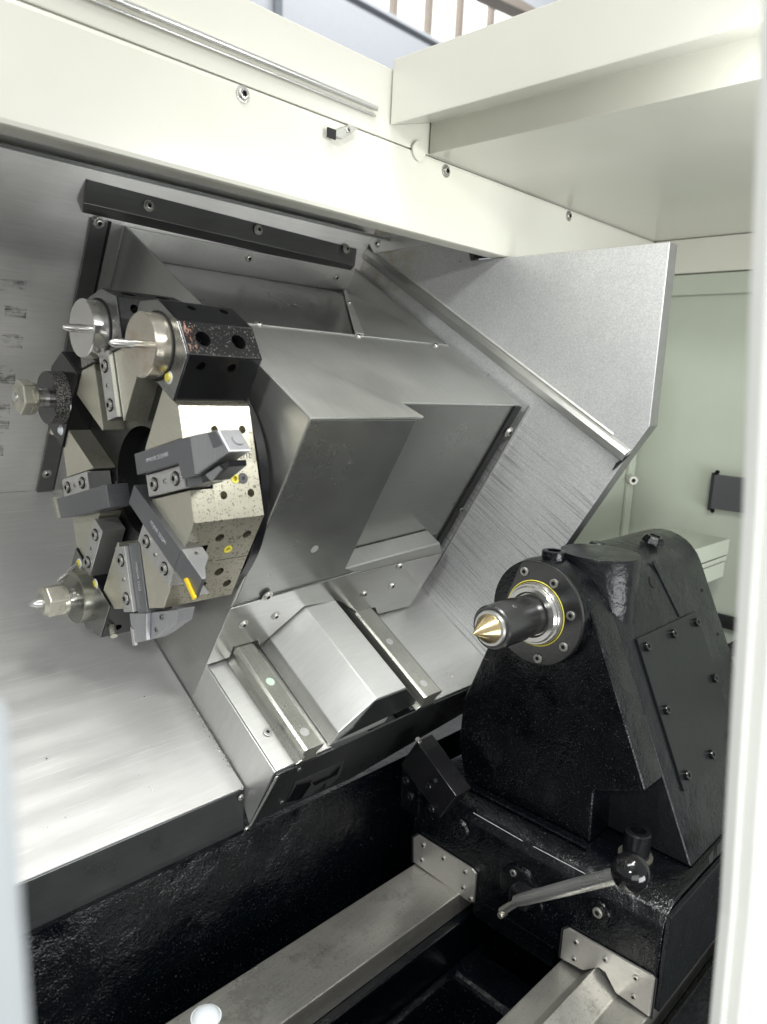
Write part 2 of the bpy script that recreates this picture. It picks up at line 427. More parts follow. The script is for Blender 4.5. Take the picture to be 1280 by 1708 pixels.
# =================================================================== SETTING
# ---- shop behind and floor
fl = box('shop_floor', 'floor_dark', None, (-12, -12, -1.45), (16, 7, -1.40), 0); struct(fl)
wl = box('shop_wall', 'shop_panel', None, (-3, 6.0, -1.4), (16, 6.15, 3.70), 0); struct(wl)
pl = prism('pilaster', 'shop_panel', wl, [at(458, -60, y=5.98), at(492, -60, y=5.98), at(492, 140, y=5.98), at(458, 140, y=5.98)], (0, -0.12, 0), 0.002)
top = thing('shop_window', 'bright factory window with thin vertical bars above the machine opening', 'window', (7, 6.0, 3.7))
for i, px in enumerate((657, 716, 768, 820, 866)):
    p = at(px, 40, y=6.02)
    box('window_bar', 'shop_beam', top, (p.x - 0.035, 6.0, 3.70), (p.x + 0.035, 6.07, 6.2), 0.004)
pane = bpy.data.materials.new('window_daylight'); pane.use_nodes = True; MATS['pane'] = pane
pb = pane.node_tree.nodes['Principled BSDF']; pb.inputs['Emission Color'].default_value = (1, 0.98, 0.95, 1); pb.inputs['Emission Strength'].default_value = 1.1
box('window_pane', 'pane', top, (4.5, 6.08, 3.70), (16, 6.10, 8.2), 0)
box('window_sill', 'shop_panel', top, (5.3, 5.95, 3.68), (12, 6.16, 3.72), 0.004)
rb = prism('roof_beam', 'shop_beam', None, [at(815, -10, y=5.4), at(905, 32, y=5.4), at(925, 32, y=5.4), at(850, -14, y=5.4)], (0.0, 0.2, 0), 0.004)
rb['label'] = 'brown steel roof beam crossing the bright window'; rb['category'] = 'beam'
rp = prism('roof_panel', 'shop_panel', None, [at(850, -14, y=5.5), at(900, 30, y=5.5), at(1060, 60, y=5.5), at(1060, -60, y=5.5)], (0, 0.1, 0), 0); struct(rp)

# ---- machine enclosure: header, roof frame, end wall
hd = box('header_panel', 'cream', None, (-0.5, 0.700, 0.195), (1.479, 0.735, 0.2955), 0.005); struct(hd)
ub = box('upper_header_band', 'cream', None, (-0.5, 0.7015, 0.2965), (1.479, 0.735, 0.378), 0.0015); struct(ub)
lip = box('roof_sheet', 'cream_wall', None, (-0.5, 0.7355, 0.372), (1.479, 1.6, 0.378), 0); struct(lip)
ch = thing('chrome_rail', 'chrome sliding door rail on the cream header', 'rail', (0.3, 0.70, 0.32))
tube('rod', 'ground_steel', ch, [(-0.4, 0.6965, 0.3240), (0.677, 0.6965, 0.3240)], 0.0030)
tube('rod', 'ground_steel', ch, [(-0.4, 0.6985, 0.3165), (0.677, 0.6985, 0.3165)], 0.0014)
rf = prism('roof_frame', 'cream', None, [(0.779, 0.699, 0.2965), (0.779, 0.699, 0.335), (0.704, 0.699, 0.313), (0.704, 0.699, 0.378), (0.704, 0.699, 0.388), (1.479, 0.699, 0.388), (1.479, 0.699, 0.2965)], (0, -0.85, 0), 0.0012); struct(rf)
for px, py in ((405, 157), (744, 285), (949, 360)):
    screw(hd, at(px, py, y=0.7) , (0, -1, 0), 0.0062, 'button')
hb = thing('hinge_clip', 'small steel clip holding the seam of the cream header', 'clip', at(575, 222, y=0.70))
prism('clip_plate', 'ground_steel', hb, [at(545, 222, y=0.698), at(580, 208, y=0.698), at(594, 216, y=0.698), at(568, 232, y=0.698)], (0, -0.004, 0), 0.0006)
screw(hb, at(580, 217, y=0.694), (0, -1, 0), 0.0035)
box('clip_opening', 'hole_dark', hb, tuple(at(546, 228, y=0.694) - Vector((0, 0.001, 0))), tuple(at(560, 226, y=0.694) + Vector((0, 0.001, 0.006))), 0)
hc = lathe('half_washer', 'cream', None, [(0, 0.012), (0.003, 0.012)], at(697, 252, y=0.6995), (0, -1, 0)); hc['label'] = 'cream painted round tab under the header seam beside the roof corner'; hc['category'] = 'tab'

ew = box('end_wall', 'cream_wall', None, (1.485, -0.2, -1.3), (1.52, 0.735, 0.388), 0); struct(ew)
box('wall_fascia', 'cream', ew, (1.462, -0.2, 0.232), (1.4845, 0.699, 0.2955), 0.002)
box('wall_fascia', 'cream_wall', ew, (1.470, -0.2, 0.192), (1.4845, 0.699, 0.2305), 0.002)
bw = box('rear_panel', 'cream_wall', None, (1.006, 0.705, -1.3), (1.4845, 0.735, 0.1945), 0.001); struct(bw)
box('corner_flange', 'cream_wall', bw, (1.452, 0.697, -1.0), (1.478, 0.7045, 0.188), 0.002)
nz = thing('coolant_nozzle', 'small round cream nozzle in the back corner right of the guard sheet', 'nozzle', (1.462, 0.69, -0.178))
lathe('nozzle_body', 'cream', nz, [(0, 0.010), (0.02, 0.010), (0.024, 0.008), (0.024, 0.0045), (0.012, 0.0045)], (1.466, 0.70, -0.178), (-0.75, -0.66, 0), closed=True)
lathe('nozzle_hole', 'hole_dark', nz, [(0, 0.0048), (0.001, 0.0048)], Vector((1.466, 0.70, -0.178)) + Vector((-0.75, -0.66, 0)) * 0.019, (-0.75, -0.66, 0))
jb = thing('junction_plate', 'dark grey rectangular plate on the cream end wall', 'plate', (1.48, 0.48, -0.18))
box('plate', 'box_grey', jb, (1.468, 0.36, -0.214), (1.4835, 0.533, -0.148), 0.002)
box('plate_edge', 'black_flat', jb, (1.466, 0.533, -0.218), (1.4838, 0.537, -0.144), 0.001)
for z in (-0.143, -0.219): screw(jb, (1.478, 0.53, z), (-1, 0, 0), 0.004, 'black')
tc = thing('telescopic_cover', 'folded grey green stepped cover behind the black tailstock', 'cover', (1.3, 0.52, -0.33))
for k, (z0, z1, o_) in enumerate(((-0.332, -0.302, 0), (-0.299, -0.290, -0.003), (-0.287, -0.257, -0.005))):
    box('cover_segment', 'cream_wall', tc, (1.20, 0.477 + o_, z0), (1.425 + o_, 0.60, z1), 0.0015)
cb = thing('hose', 'black ribbed hose hanging at the foot of the cream end wall', 'hose', (1.4, 0.48, -0.47))
pts = [Vector((1.30 + 0.16 * t, 0.50 - 0.08 * t, -0.44 - 0.03 * math.sin(t * 3))) for t in [k / 40 for k in range(41)]]
tube('hose_body', 'black_flat', cb, pts, [0.012 + 0.0015 * (k % 2) for k in range(41)], 14)
box('floor_slot', 'black_flat', ew, (1.474, 0.10, -0.445), (1.4845, 0.51, -0.42), 0.001)

# ---- door jambs
jp = [at(px, py, y=0.10) for px, py in ((1270, 0), (1250, 490), (1238, 850), (1218, 1200), (1200, 1520), (1183, 1708))]
d0 = (jp[0] - jp[1]); jp = [jp[0] + d0 * 1.6] + jp + [jp[-1] + (jp[-1] - jp[-2]) * 1.2]
jr = thing('door_post', 'tall white painted door post at the right edge', 'door post', (0.4, 0.1, -0.2))
in_ = [p + Vector((0.0075, 0, 0)) for p in jp]
prism('inner_lip', 'jamb_white', jr, jp + in_[::-1], (0, -0.006, 0), 0.001)
prism('post_face', 'jamb_white', jr, [p + Vector((0.0, -0.0, 0)) for p in [q + Vector((0.0077, 0, 0)) for q in jp]] + [q + Vector((0.30, 0, 0)) for q in jp][::-1], (0, -0.012, 0), 0.002)
lp = [at(px, py, y=0.16) for px, py in ((-12, 1150), (-4, 1250), (5, 1360), (13, 1489), (20, 1570), (30, 1705))]
lp.append(lp[-1] + (lp[-1] - lp[-2]) * 2)
jl = prism('door_edge', 'jamb_grey', None, lp + [p + Vector((-0.2, 0, 0)) for p in lp[::-1]], (0, -0.01, 0), 0.002)
jl['label'] = 'blurred grey edge of the sliding door at lower left'; jl['category'] = 'door'

# =================================================================== SLANT SLIDE
N0 = -0.81; SW = 0.987; NT = -0.344; S1 = 0.509; XH = 0.517; XR = 0.958; XG = 0.970
# rear wall sheet (vertical to the slope)
rw = prism('rear_wall', 'sheet_wall', None, [W(-0.3, SW, -0.83), W(1.0, SW, -0.83), W(1.0, SW, -0.15), W(-0.3, SW, -0.15)], VS * 0.012, 0); struct(rw)
prism('wall_return', 'frame_bar', rw, [W(-0.3, SW - .001, -0.2805), W(-0.3, 0.925, -0.262), W(-0.3, 0.925, -0.258), W(-0.3, SW - .001, -0.276)], VX * 1.25, 0)
# top frame strip: two bent faces
fr = thing('cover_frame', 'dark steel angle strips screwed round the opening in the rear wall', 'frame', W(0.7, SW, -0.33))
tp = [at(145, 300, s=SW), at(590, 416, s=SW), at(590, 431, s=SW), at(141, 333, s=SW)]
bm = bmesh.new()
a = [W(0.452, SW - .001, -0.294), W(0.944, SW - .001, -0.306)]; b_ = [W(0.449, SW - 0.016, -0.320), W(0.944, SW - 0.016, -0.325)]; c_ = [W(0.456, SW - 0.001, -0.338), W(0.944, SW - 0.001, -0.338)]
prism_bm(bm, [a[0], b_[0], c_[0]], a[1] - a[0])
link('top_strip', finish(bm, 0.0006), 'frame_bar', fr)
nrm = (b_[0] - a[0]).cross(VX).normalized()
if nrm.dot(VS) > 0: nrm = -nrm
for px, py in ((248, 343), (431, 383), (578, 415)):
    screw(fr, at(px, py, plane=(a[0], nrm)), nrm, 0.0058)
prism('side_strip', 'frame_bar', fr, [at(150, 361, s=SW), at(178, 367, s=SW), at(85, 821, s=SW), at(59, 821, s=SW)], -VS * 0.006, 0.0006)
prism('side_strip', 'sheet', fr, [at(185, 369, s=SW), at(204, 373, s=SW), at(110, 821, s=SW), at(88, 821, s=SW)], -VS * 0.003, 0.0005)
prism('strip_gap', 'hole_dark', fr, [at(178, 367, s=SW), at(185, 369, s=SW), at(88, 821, s=SW), at(85, 821, s=SW)], -VS * 0.0015, 0)
for px, py in ((165, 371), (78, 790)): screw(fr, at(px, py, s=SW - 0.006), -VS, 0.0058)

# scuff marks burnt on the rear wall
sm = thing('scuff_marks', 'black scuff marks in a column on the steel rear wall', 'scuffs', W(0.38, SW - .002, -0.55))
for (x0, y0, x1, y1) in ((0, 467, 50, 486), (22, 511, 44, 530), (8, 558, 38, 580), (-4, 610, 26, 640), (-6, 672, 16, 725), (-6, 742, 6, 760)):
    q_ = [at(x0 - 14, y0 - 3, s=SW - 0.0006), at(x1, y0 + 1, s=SW - 0.0006), at(x1 - 1, y1, s=SW - 0.0006), at(x0 - 14, y1 - 2, s=SW - 0.0006)]
    prism('scuff', 'scuff', sm, q_, -VS * 0.0002, 0)
    e0 = at(x1 - 1, y0 + 2, s=SW - 0.0007); e1 = at(x1 - 2, y1 + 1, s=SW - 0.0007); dd = VX * 0.0014
    prism('scuff_edge', 'scuff', sm, [e0, e0 + dd, e1 + dd * 0.4, e1 - dd], -VS * 0.0002, 0)

# big left chip cover with a folded front edge
cv = thing('chip_cover', 'wide pale brushed steel cover sheet sloping down left of the slide', 'cover', W(0.3, 0.6, N0))
prism('cover_sheet', 'cover_rippled', cv, [W(-0.3, 0.3625, N0), W(0.5155, 0.3625, N0), W(0.5155, 0.9865, N0), W(-0.3, 0.9865, N0)], -VN * 0.004, 0.0015)
fb = W(0, 0.3615, N0 - 0.001)
box('front_fold', 'shaded_steel', cv, (-0.3, fb.y, fb.z - 0.066), (0.5155, fb.y + 0.004, fb.z - 0.0005), 0.0008)
screw(cv, at(403, 1315, n=N0 + .0002), VN, 0.0022, 'flush'); screw(cv, at(78, 1266, n=N0 + .0002), VN, 0.0022, 'flush')
screw(cv, at(402, 1330, y=0.7165), (0, -1, 0), 0.003); screw(cv, at(412, 1383, y=0.7165), (0, -1, 0), 0.003)

# right guard wall with folded rim
gd = thing('guard_sheet', 'large bright galvanised guard sheet with a cut off corner behind the tailstock', 'guard', (XG, 0.7, -0.1))
gp = [(XG, 0.444, 0.1945), (XG, 0.444, -0.043), (XG, 0.472, -0.088), W(XG, 0.365, -0.48), W(XG, 0.365, -0.745), W(XG, 1.02, -0.745), W(XG, 1.02, -0.14), (XG, 0.83, 0.225), (XG, 0.778, 0.221), (XG, 0.7695, 0.1945)]
gp = [Vector(p) for p in gp]
gpo = prism('guard_panel', 'sheet_guard', gd, gp, (0.024, 0, 0), 0.0016)
gpo.data.materials.append(M['rim_steel'])
for p in gpo.data.polygons:
    if abs(p.normal.x) < 0.5: p.material_index = 1
ledge = [W(XG, 0.372, -0.317), W(XG, 1.0, -0.317), W(XG, 1.0, -0.302), W(XG, 0.366, -0.302)]
bm = bmesh.new()
prism_bm(bm, [W(XG - .0002, 0.366, -0.322), W(XG - 0.007, 0.366, -0.318), W(XG - 0.008, 0.366, -0.309), W(XG - 0.004, 0.366, -0.303), W(XG - .0002, 0.366, -0.300)], VS * 0.62)
link('ledge', finish(bm, 0.0005), 'sheet', gd)
bm = bmesh.new()
prism_bm(bm, [W(XG - .0002, 0.40, -0.300), W(XG - 0.002, 0.40, -0.299), W(XG - .0002, 0.40, -0.2965)], VS * 0.58)
link('seam_line', finish(bm, 0), 'sheet_wall', gd)
prism('ledge_foot', 'black_flat', gd, [at(1030, 772, x=XG), at(1052, 758, x=XG), at(1040, 770, x=XG), at(1024, 784, x=XG)], (-0.004, 0, 0), 0)
prism('corner_strip', 'sheet_bright', gd, [at(612, 395, x=XG), at(740, 388, x=XG), at(748, 403, x=XG), at(626, 423, x=XG)], (-0.003, 0, 0), 0.0006)
prism('corner_gusset', 'grime', gd, [at(603, 398, x=XG), at(612, 395, x=XG), at(626, 423, x=XG), at(608, 428, x=XG)], (-0.002, 0, 0), 0)
screw(gd, at(630, 406, x=XG - .003), (-1, 0, 0), 0.0055)
screw(gd, at(768, 436, x=XG - .0002), (-1, 0, 0), 0.003, 'flush'); screw(gd, at(815, 625, x=XG - .0002), (-1, 0, 0), 0.002, 'flush')
screw(gd, at(1030, 740, x=XG - .0002), (-1, 0, 0), 0.003, 'flush')
sl = box('guard_slot', 'hole_dark', gd, (XG - 0.0006, 0.705, 0.196), (XG - 0.0001, 0.762, 0.206), 0)

# ---- turret housing
ho = thing('turret_housing', 'large folded steel cover box of the slide beside the turret', 'housing', W(0.74, 0.75, -0.8))
prism('side_panel', 'sheet', ho, [W(XH, S1, NT), W(XH, SW - .001, NT), W(XH, SW - .001, N0 + .001), W(XH, 0.513, N0 + .001), W(XH, S1, -0.795)], VX * 0.003, 0.0015)
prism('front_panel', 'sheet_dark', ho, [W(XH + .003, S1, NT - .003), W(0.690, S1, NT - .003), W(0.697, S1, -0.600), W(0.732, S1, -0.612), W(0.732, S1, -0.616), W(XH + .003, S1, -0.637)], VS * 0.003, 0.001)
prism('top_panel', 'sheet', ho, [W(XH + .0032, S1, NT), W(0.691, S1, NT), W(0.700, S1, NT + .002), W(0.668, 0.543, NT), W(0.668, 0.543, NT), W(XR, 0.543, NT), W(XR, 0.718, NT), W(XH + .0032, 0.718, NT)][:3] + [W(0.691, 0.543, NT), W(XR, 0.543, NT), W(XR, 0.718, NT), W(XH + .0032, 0.718, NT)], -VN * 0.003, 0.0012)
# step from the front box back to the recessed panel
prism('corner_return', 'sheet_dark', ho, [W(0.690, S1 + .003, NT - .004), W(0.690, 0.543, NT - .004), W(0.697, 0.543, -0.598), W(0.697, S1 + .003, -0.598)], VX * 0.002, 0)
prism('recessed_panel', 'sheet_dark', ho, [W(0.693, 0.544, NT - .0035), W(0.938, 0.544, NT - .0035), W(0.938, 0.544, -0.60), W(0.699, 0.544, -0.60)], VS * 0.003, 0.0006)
prism('gasket', 'gasket_steel', ho, [W(0.9385, 0.540, NT - .001), W(0.952, 0.538, NT - .001), W(0.952, 0.538, -0.665), W(0.9385, 0.540, -0.665)], VS * 0.006, 0.0006)
prism('edge_strip', 'sheet', ho, [at(884, 677, s=0.534), at(900, 689, s=0.534), at(745, 962, s=0.534), at(727, 948, s=0.534)], VS * 0.003, 0.0006)
screw(ho, at(849, 720, s=0.537), -VS, 0.0065); screw(ho, at(770, 850, s=0.537), -VS, 0.005, 'dark')
# ledge box under the recess
lf = [W(0.698, S1, -0.600), W(0.894, S1, -0.583), W(0.918, S1, -0.608), W(0.733, S1, -0.620)]
bm = bmesh.new(); prism_bm(bm, lf, VS * 0.034); link('lower_ledge', finish(bm, 0.0025, 3), 'sheet', ho)
# skirt with cut-outs over the rails
sk = [(385, 1016), (600, 953), (600, 957), (737, 924), (737.5, 925), (684, 1011), (631, 1024.4), (626, 1012.6), (597.5, 1022.2), (564.7, 1001.6), (507.8, 1011.2), (433.4, 1077), (431, 1068), (389.7, 1079), (383, 1096.6), (343.8, 1109.7)]
prism('skirt', 'sheet_mirror', ho, [at(px, py, s=0.5055) for px, py in sk], VS * 0.0028, 0.0007)
for px, py, r in ((446, 994, .006), (406, 1041, .0055), (460, 1027, .0055), (608, 990, .0055), (654, 977, .0055), (667, 944, .0055)):
    screw(ho, at(px, py, s=S1 - .0035 if py > 946 + (600 - px) * .295 else S1), -VS, r)
screw(ho, at(583, 772, s=S1 - .0002), -VS, 0.0016, 'flush')
lathe('round_sticker', 'sheet_bright', ho, [(0, 0.006), (0.0003, 0.006)], at(525, 916, s=S1 - .0002), -VS)
# sunken upper rear deck
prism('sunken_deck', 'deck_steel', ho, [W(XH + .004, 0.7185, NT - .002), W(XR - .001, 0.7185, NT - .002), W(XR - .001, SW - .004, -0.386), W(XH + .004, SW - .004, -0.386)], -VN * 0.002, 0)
prism('deck_back_strip', 'sheet', ho, [W(XH + .004, SW - .002, -0.345), W(XR, SW - .002, -0.345), W(XR, SW - .002, -0.384), W(XH + .004, SW - .002, -0.384)], -VS * 0.003, 0.0006)
prism('deck_side', 'sheet', ho, [W(XR, 0.7185, NT), W(XR, SW - .001, NT + .003), W(XR, SW - .001, -0.40), W(XR, 0.7185, -0.40)], VX * 0.003, 0.0006)
prism('right_side', 'sheet', ho, [W(XR, 0.545, NT - .002), W(XR, 0.7183, NT - .002), W(XR, 0.7183, -0.72), W(XR, 0.545, -0.72)], VX * 0.003, 0)
dA = W(0.954, SW - .005, -0.3855); dB = at(606, 561, n=NT - .0015); dC = W(XR - .001, 0.7188, NT - .0012); dD = W(XR - .001, SW - .005, NT + .001)
prism('deck_gusset', 'sheet', ho, [dA, dB, dC], VN * 0.0012, 0)
prism('deck_gusset', 'sheet', ho, [dA, dC, dD], VX * -0.0008, 0)
along = (dB - dA); sidew = Vector((-1, 0, 0)) * 0.016
brk = prism('bracket', 'sheet_bright', ho, [dA + VN * .0015, dB + VN * .0020, dB + sidew * 1.1 + VN * .0020, dA + sidew * .5 + along * 0.02 + VN * .0015], VN * 0.0025, 0.0005)
screw(ho, dA + along * 0.36 + sidew * 0.45 + VN * 0.0042, VN, 0.0048)
for px, py in ((415, 430), (561, 462)): screw(ho, at(px, py, s=SW - .005), -VS, 0.0055)
for px, py in ((432, 541), (598, 561), (727, 576)): screw(ho, at(px, py, n=NT + .0002), VN, 0.0045)
sbox('seam_lip', 'sheet_bright', ho, XH + .004, XR - .001, 0.7172, 0.7192, NT + .0002, NT + .0012, 0.0002)

# ---- saddle base with guide rails
sb = thing('saddle', 'steel covered saddle with two guide rails and a ridged cover below the housing', 'saddle', W(0.7, 0.4, -0.8))
SF = 0.333; SB = 0.60
def ext(name, mat, prof, s0=SF, s1=SB, bevel=0.0008):
    bm = bmesh.new(); prism_bm(bm, [W(x, s0, n) for x, n in prof], VS * (s1 - s0)); return link(name, finish(bm, bevel), mat, sb)
prism('side_cover', 'sheet_cover', sb, [W(0.5175, 0.334, -0.742), W(0.5175, SB, -0.742), W(0.5175, SB, -0.80), W(0.5175, 0.362, -0.83), W(0.5175, 0.331, -0.848)], VX * 0.002, 0.001)
ext('left_deck', 'sheet_cover', [(0.520, -0.7405), (0.548, -0.7385), (0.548, -0.76), (0.520, -0.76)], 0.334)
ext('guide_rail', 'rail_steel', [(0.549, -0.7125), (0.5535, -0.7105), (0.5765, -0.7105), (0.5805, -0.7125), (0.5805, -0.719), (0.5755, -0.724), (0.5755, -0.731), (0.5835, -0.738), (0.546, -0.738), (0.5535, -0.731), (0.5535, -0.724), (0.549, -0.719)], 0.330)
ext('valley_sheet', 'sheet', [(0.576, -0.7385), (0.609, -0.7385), (0.609, -0.745), (0.576, -0.745)], 0.334)
ext('ridge_cover', 'sheet_cover', [(0.606, -0.737), (0.6085, -0.712), (0.650, -0.661), (0.706, -0.661), (0.7085, -0.664), (0.7085, -0.740)], 0.336, bevel=0.0015)
prism('ridge_front', 'shaded_steel', sb, [at(px, py, s=0.3345) for px, py in ((590, 1213), (627, 1170), (678.5, 1150), (694, 1168), (692, 1175), (561, 1236))], VS * 0.0012, 0.0003)
ext('gap_floor', 'black_flat', [(0.709, -0.765), (0.764, -0.765), (0.764, -0.775), (0.709, -0.775)], 0.336)
ext('guide_rail', 'rail_steel', [(0.766, -0.703), (0.7705, -0.701), (0.801, -0.701), (0.8055, -0.703), (0.8055, -0.709), (0.8005, -0.713), (0.8005, -0.722), (0.808, -0.729), (0.764, -0.729), (0.7705, -0.722), (0.7705, -0.713), (0.766, -0.709)], 0.331)
ext('right_deck', 'sheet_cover', [(0.8085, -0.728), (0.9695, -0.728), (0.9695, -0.745), (0.8085, -0.745)], 0.334)
ext('rail_seat', 'gasket_steel', [(0.757, -0.7295), (0.812, -0.7295), (0.812, -0.76), (0.757, -0.76)], 0.3345)
# front apron, its shade put into the dark steel colour
prism('front_apron', 'shaded_steel', sb, [W(0.5195, 0.330, -0.744), W(0.607, 0.330, -0.7395), W(0.610, 0.330, -0.739), W(0.752, 0.330, -0.731), W(0.885, 0.330, -0.731), W(0.9695, 0.330, -0.731), W(0.9695, 0.330, -0.80), W(0.70, 0.330, -0.856), W(0.5195, 0.330, -0.848)], VS * 0.003, 0.0008)
prism('apron_edge', 'sheet_bright', sb, [W(0.5176, 0.3285, -0.745), W(0.5215, 0.3285, -0.745), W(0.5215, 0.3285, -0.852), W(0.5176, 0.3285, -0.852)], VS * 0.0015, 0.0004)
# embossed black emblem plate on the apron
emb = prism('emblem_plate', 'black_flat', sb, [at(px, py, s=0.3298) for px, py in ((475, 1341), (491, 1305), (556, 1276), (573, 1269), (568, 1290), (552, 1308), (520, 1324))], -VS * 0.0015, 0.0006)
for poly in (((478, 1338), (496, 1308), (520, 1301), (500, 1333)), ((498, 1330), (515, 1305), (519, 1307), (502, 1332)), ((521, 1305), (548, 1293), (552, 1289), (568, 1275), (562, 1291), (524, 1310)), ((522, 1322), (538, 1312), (543, 1306), (541, 1314))):
    prism('raised_mark', 'black_gloss', emb, [at(px, py, s=0.3282) for px, py in poly], -VS * 0.0012, 0.0004)
for px, py in ((499, 1283), (470, 1338)): screw(sb, at(px, py, s=0.3295), -VS, 0.0035, 'dark')
for px, py, k in ((447, 1221, 'flush'), (549, 1241, 'flush')): screw(sb, at(px, py, n=-0.7375), VN, 0.006 if px < 500 else 0.0022, k)
lathe('rail_plug', 'green_plug', sb, [(0, 0.0062), (0.0004, 0.0062)], at(451, 1137, n=-0.7104), VN)
lathe('rail_plug', 'sheet_bright', sb, [(0, 0.0062), (0.0004, 0.0062)], at(508, 1221, n=-0.7104), VN)
for p in ((650, 1070), (707, 1140)): lathe('rail_plug', 'sheet_bright', sb, [(0, 0.0058), (0.0004, 0.0058)], at(*p, n=-0.7008), VN)
lathe('rail_screw', 'rail_steel', sb, [(0, 0.003), (0.0006, 0.003)], at(691, 1119, n=-0.7008), VN)

# =================================================================== TURRET
TS, TN = 0.636, -0.52
TC = W(0, TS, TN)
tu = thing('tool_turret', 'eight sided steel tool turret disc with speckled flats', 'turret', W(0.46, TS, TN))
def frame(al):
    a = R(al); wv = VS * (-math.cos(a)) + VN * math.sin(a); uv = VS * math.sin(a) + VN * math.cos(a)
    m = Matrix((VX, uv, wv)).transposed().to_4x4(); return Matrix.Translation(TC) @ m
def TP(al, x, u, w_): return frame(al) @ Vector((x, u, w_))
lathe('rear_disc', 'black_oxide', tu, [(0.489, 0.144), (0.491, 0.1485), (0.502, 0.1485), (0.506, 0.145)], TC, VX, 96)  # black colour stands for the shadow behind the flats
# octagonal drum, hollow hub
AP = 0.147; RO = AP / math.cos(R(22.5))
bm = bmesh.new()
prism_bm(bm, [TP(22.5 + 45 * k, 0.4285, 0, RO) for k in range(8)], VX * 0.060)
dr = link('drum', finish(bm, 0.0002, 1), 'turret_flat', tu)
cuts = [(cyl_mesh(TC + VX * 0.42, VX * 0.035, 0.066, 64), 0)]
for k, holes in ((1, ((.44, .035, .0045), (.475, .035, .0045), (.440, -.035, .0045), (.475, -.035, .0045), (.457, -.018, .0055))),
                 (0, ((.44, .035, .0055), (.475, .035, .0055), (.440, -.035, .0055), (.475, -.040, .0055), (.457, .016, .006), (.457, -.018, .006))),
                 (3, ((.44, .03, .006),)), (4, ((.45, .03, .006),))):
    for hx, hu, hr in holes:
        cuts.append((cyl_mesh(TP(k * 45, hx, hu, AP + 0.002), (frame(k * 45).to_3x3() @ Vector((0, 0, -1))) * 0.014, hr, 16), 0))
for k in range(8):   # shallow groove along each flat where two ground faces meet
    f = frame(45 * k); bm = bmesh.new()
    prism_bm(bm, [f @ Vector((0.446, 0.0005, AP - .0012)), f @ Vector((0.492, 0.0005, AP - .0012)), f @ Vector((0.492, 0.0015, AP - .0012)), f @ Vector((0.446, 0.0015, AP - .0012))], f.to_3x3() @ Vector((0, 0, 0.003)))
    bmesh.ops.recalc_face_normals(bm, faces=bm.faces); me = bpy.data.meshes.new('m'); bm.to_mesh(me); bm.free(); cuts.append((me, 0))
cut(dr, cuts)
dr.data.materials.append(M['slot_steel']); dr.data.materials.append(M['gasket_steel'])
for p in dr.data.polygons:
    if p.normal.x < -0.9: p.material_index = 1
    if (p.center - Vector((p.center.x, TC.y, TC.z))).length < 0.0665: p.material_index = 2
lathe('hub', 'gasket_steel', tu, [(0.4545, 0.0655), (0.4550, 0.0655)], TC, VX, 64)
lathe('hub_cap', 'disc_steel', tu, [(0.448, 0.0), (0.448, 0.016), (0.4545, 0.018)], TC, VX, 32)
# eight wedge-shaped sectors between the tool slots
hs = 0.027
def sector_pts(c=0.0):
    c7 = math.cos(R(45)); s7 = math.sin(R(45))
    def nxt(u, w_): return (u * c7 + w_ * s7, -u * s7 + w_ * c7)
    return [(hs, AP), (math.tan(R(22.5)) * AP, AP), nxt(-hs, AP), nxt(-hs, 0.068), (hs, 0.068)]
bm = bmesh.new(); prism_bm(bm, [Vector((0.400, u, w_)) for u, w_ in sector_pts()], (0.0284, 0, 0)); bmesh.ops.recalc_face_normals(bm, faces=bm.faces)
bmesh.ops.bevel(bm, geom=[e for e in bm.edges if all(v.co.x < 0.401 for v in e.verts)], offset=0.0010, segments=2, affect='EDGES', profile=0.6)
sec_me = finish(bm, 0); sec_me.materials.append(M['turret_face']); sec_me.materials.append(M['turret_flat'])
for p in sec_me.polygons:
    if p.normal.z > 0.95 or (p.normal.z > 0.6 and p.normal.y > 0.6): p.material_index = 1
for k in range(8):
    o = bpy.data.objects.new('sector', sec_me); C.objects.link(o); o.matrix_world = frame(45 * k)
    o.parent = tu; o.matrix_parent_inverse = tu.matrix_world.inverted()
for k in (0, 1):   # flat pads that close each flat towards the front, left and right of the slot
    pass
# clamping wedges with two screws
bm = bmesh.new(); prism_bm(bm, [Vector((0.394, -0.0245, 0.073)), Vector((0.394, -0.0005, 0.073)), Vector((0.394, -0.0005, 0.150)), Vector((0.394, -0.0245, 0.150))], (0.030, 0, 0)); wed_me = finish(bm, 0.0008); wed_me.materials.append(M['ground_steel'])
for al in (0, 45, 135, 225, 270, 315):
    o = bpy.data.objects.new('clamp_wedge', wed_me); C.objects.link(o); o.matrix_world = frame(al)
    o.parent = tu; o.matrix_parent_inverse = tu.matrix_world.inverted()
    for w_ in (0.089, 0.134):
        ring = lathe('screw_recess', 'hole_dark', o, [(0, 0.0078), (0.0002, 0.0078)], TP(al, 0.3939, -0.0125, w_), -VX, 24)
        screw(o, TP(al, 0.3937, -0.0125, w_), -VX, 0.0062, 'cap')
    screw(o, TP(al, 0.3940, -0.0125, 0.1115), -VX, 0.0028, 'cap')
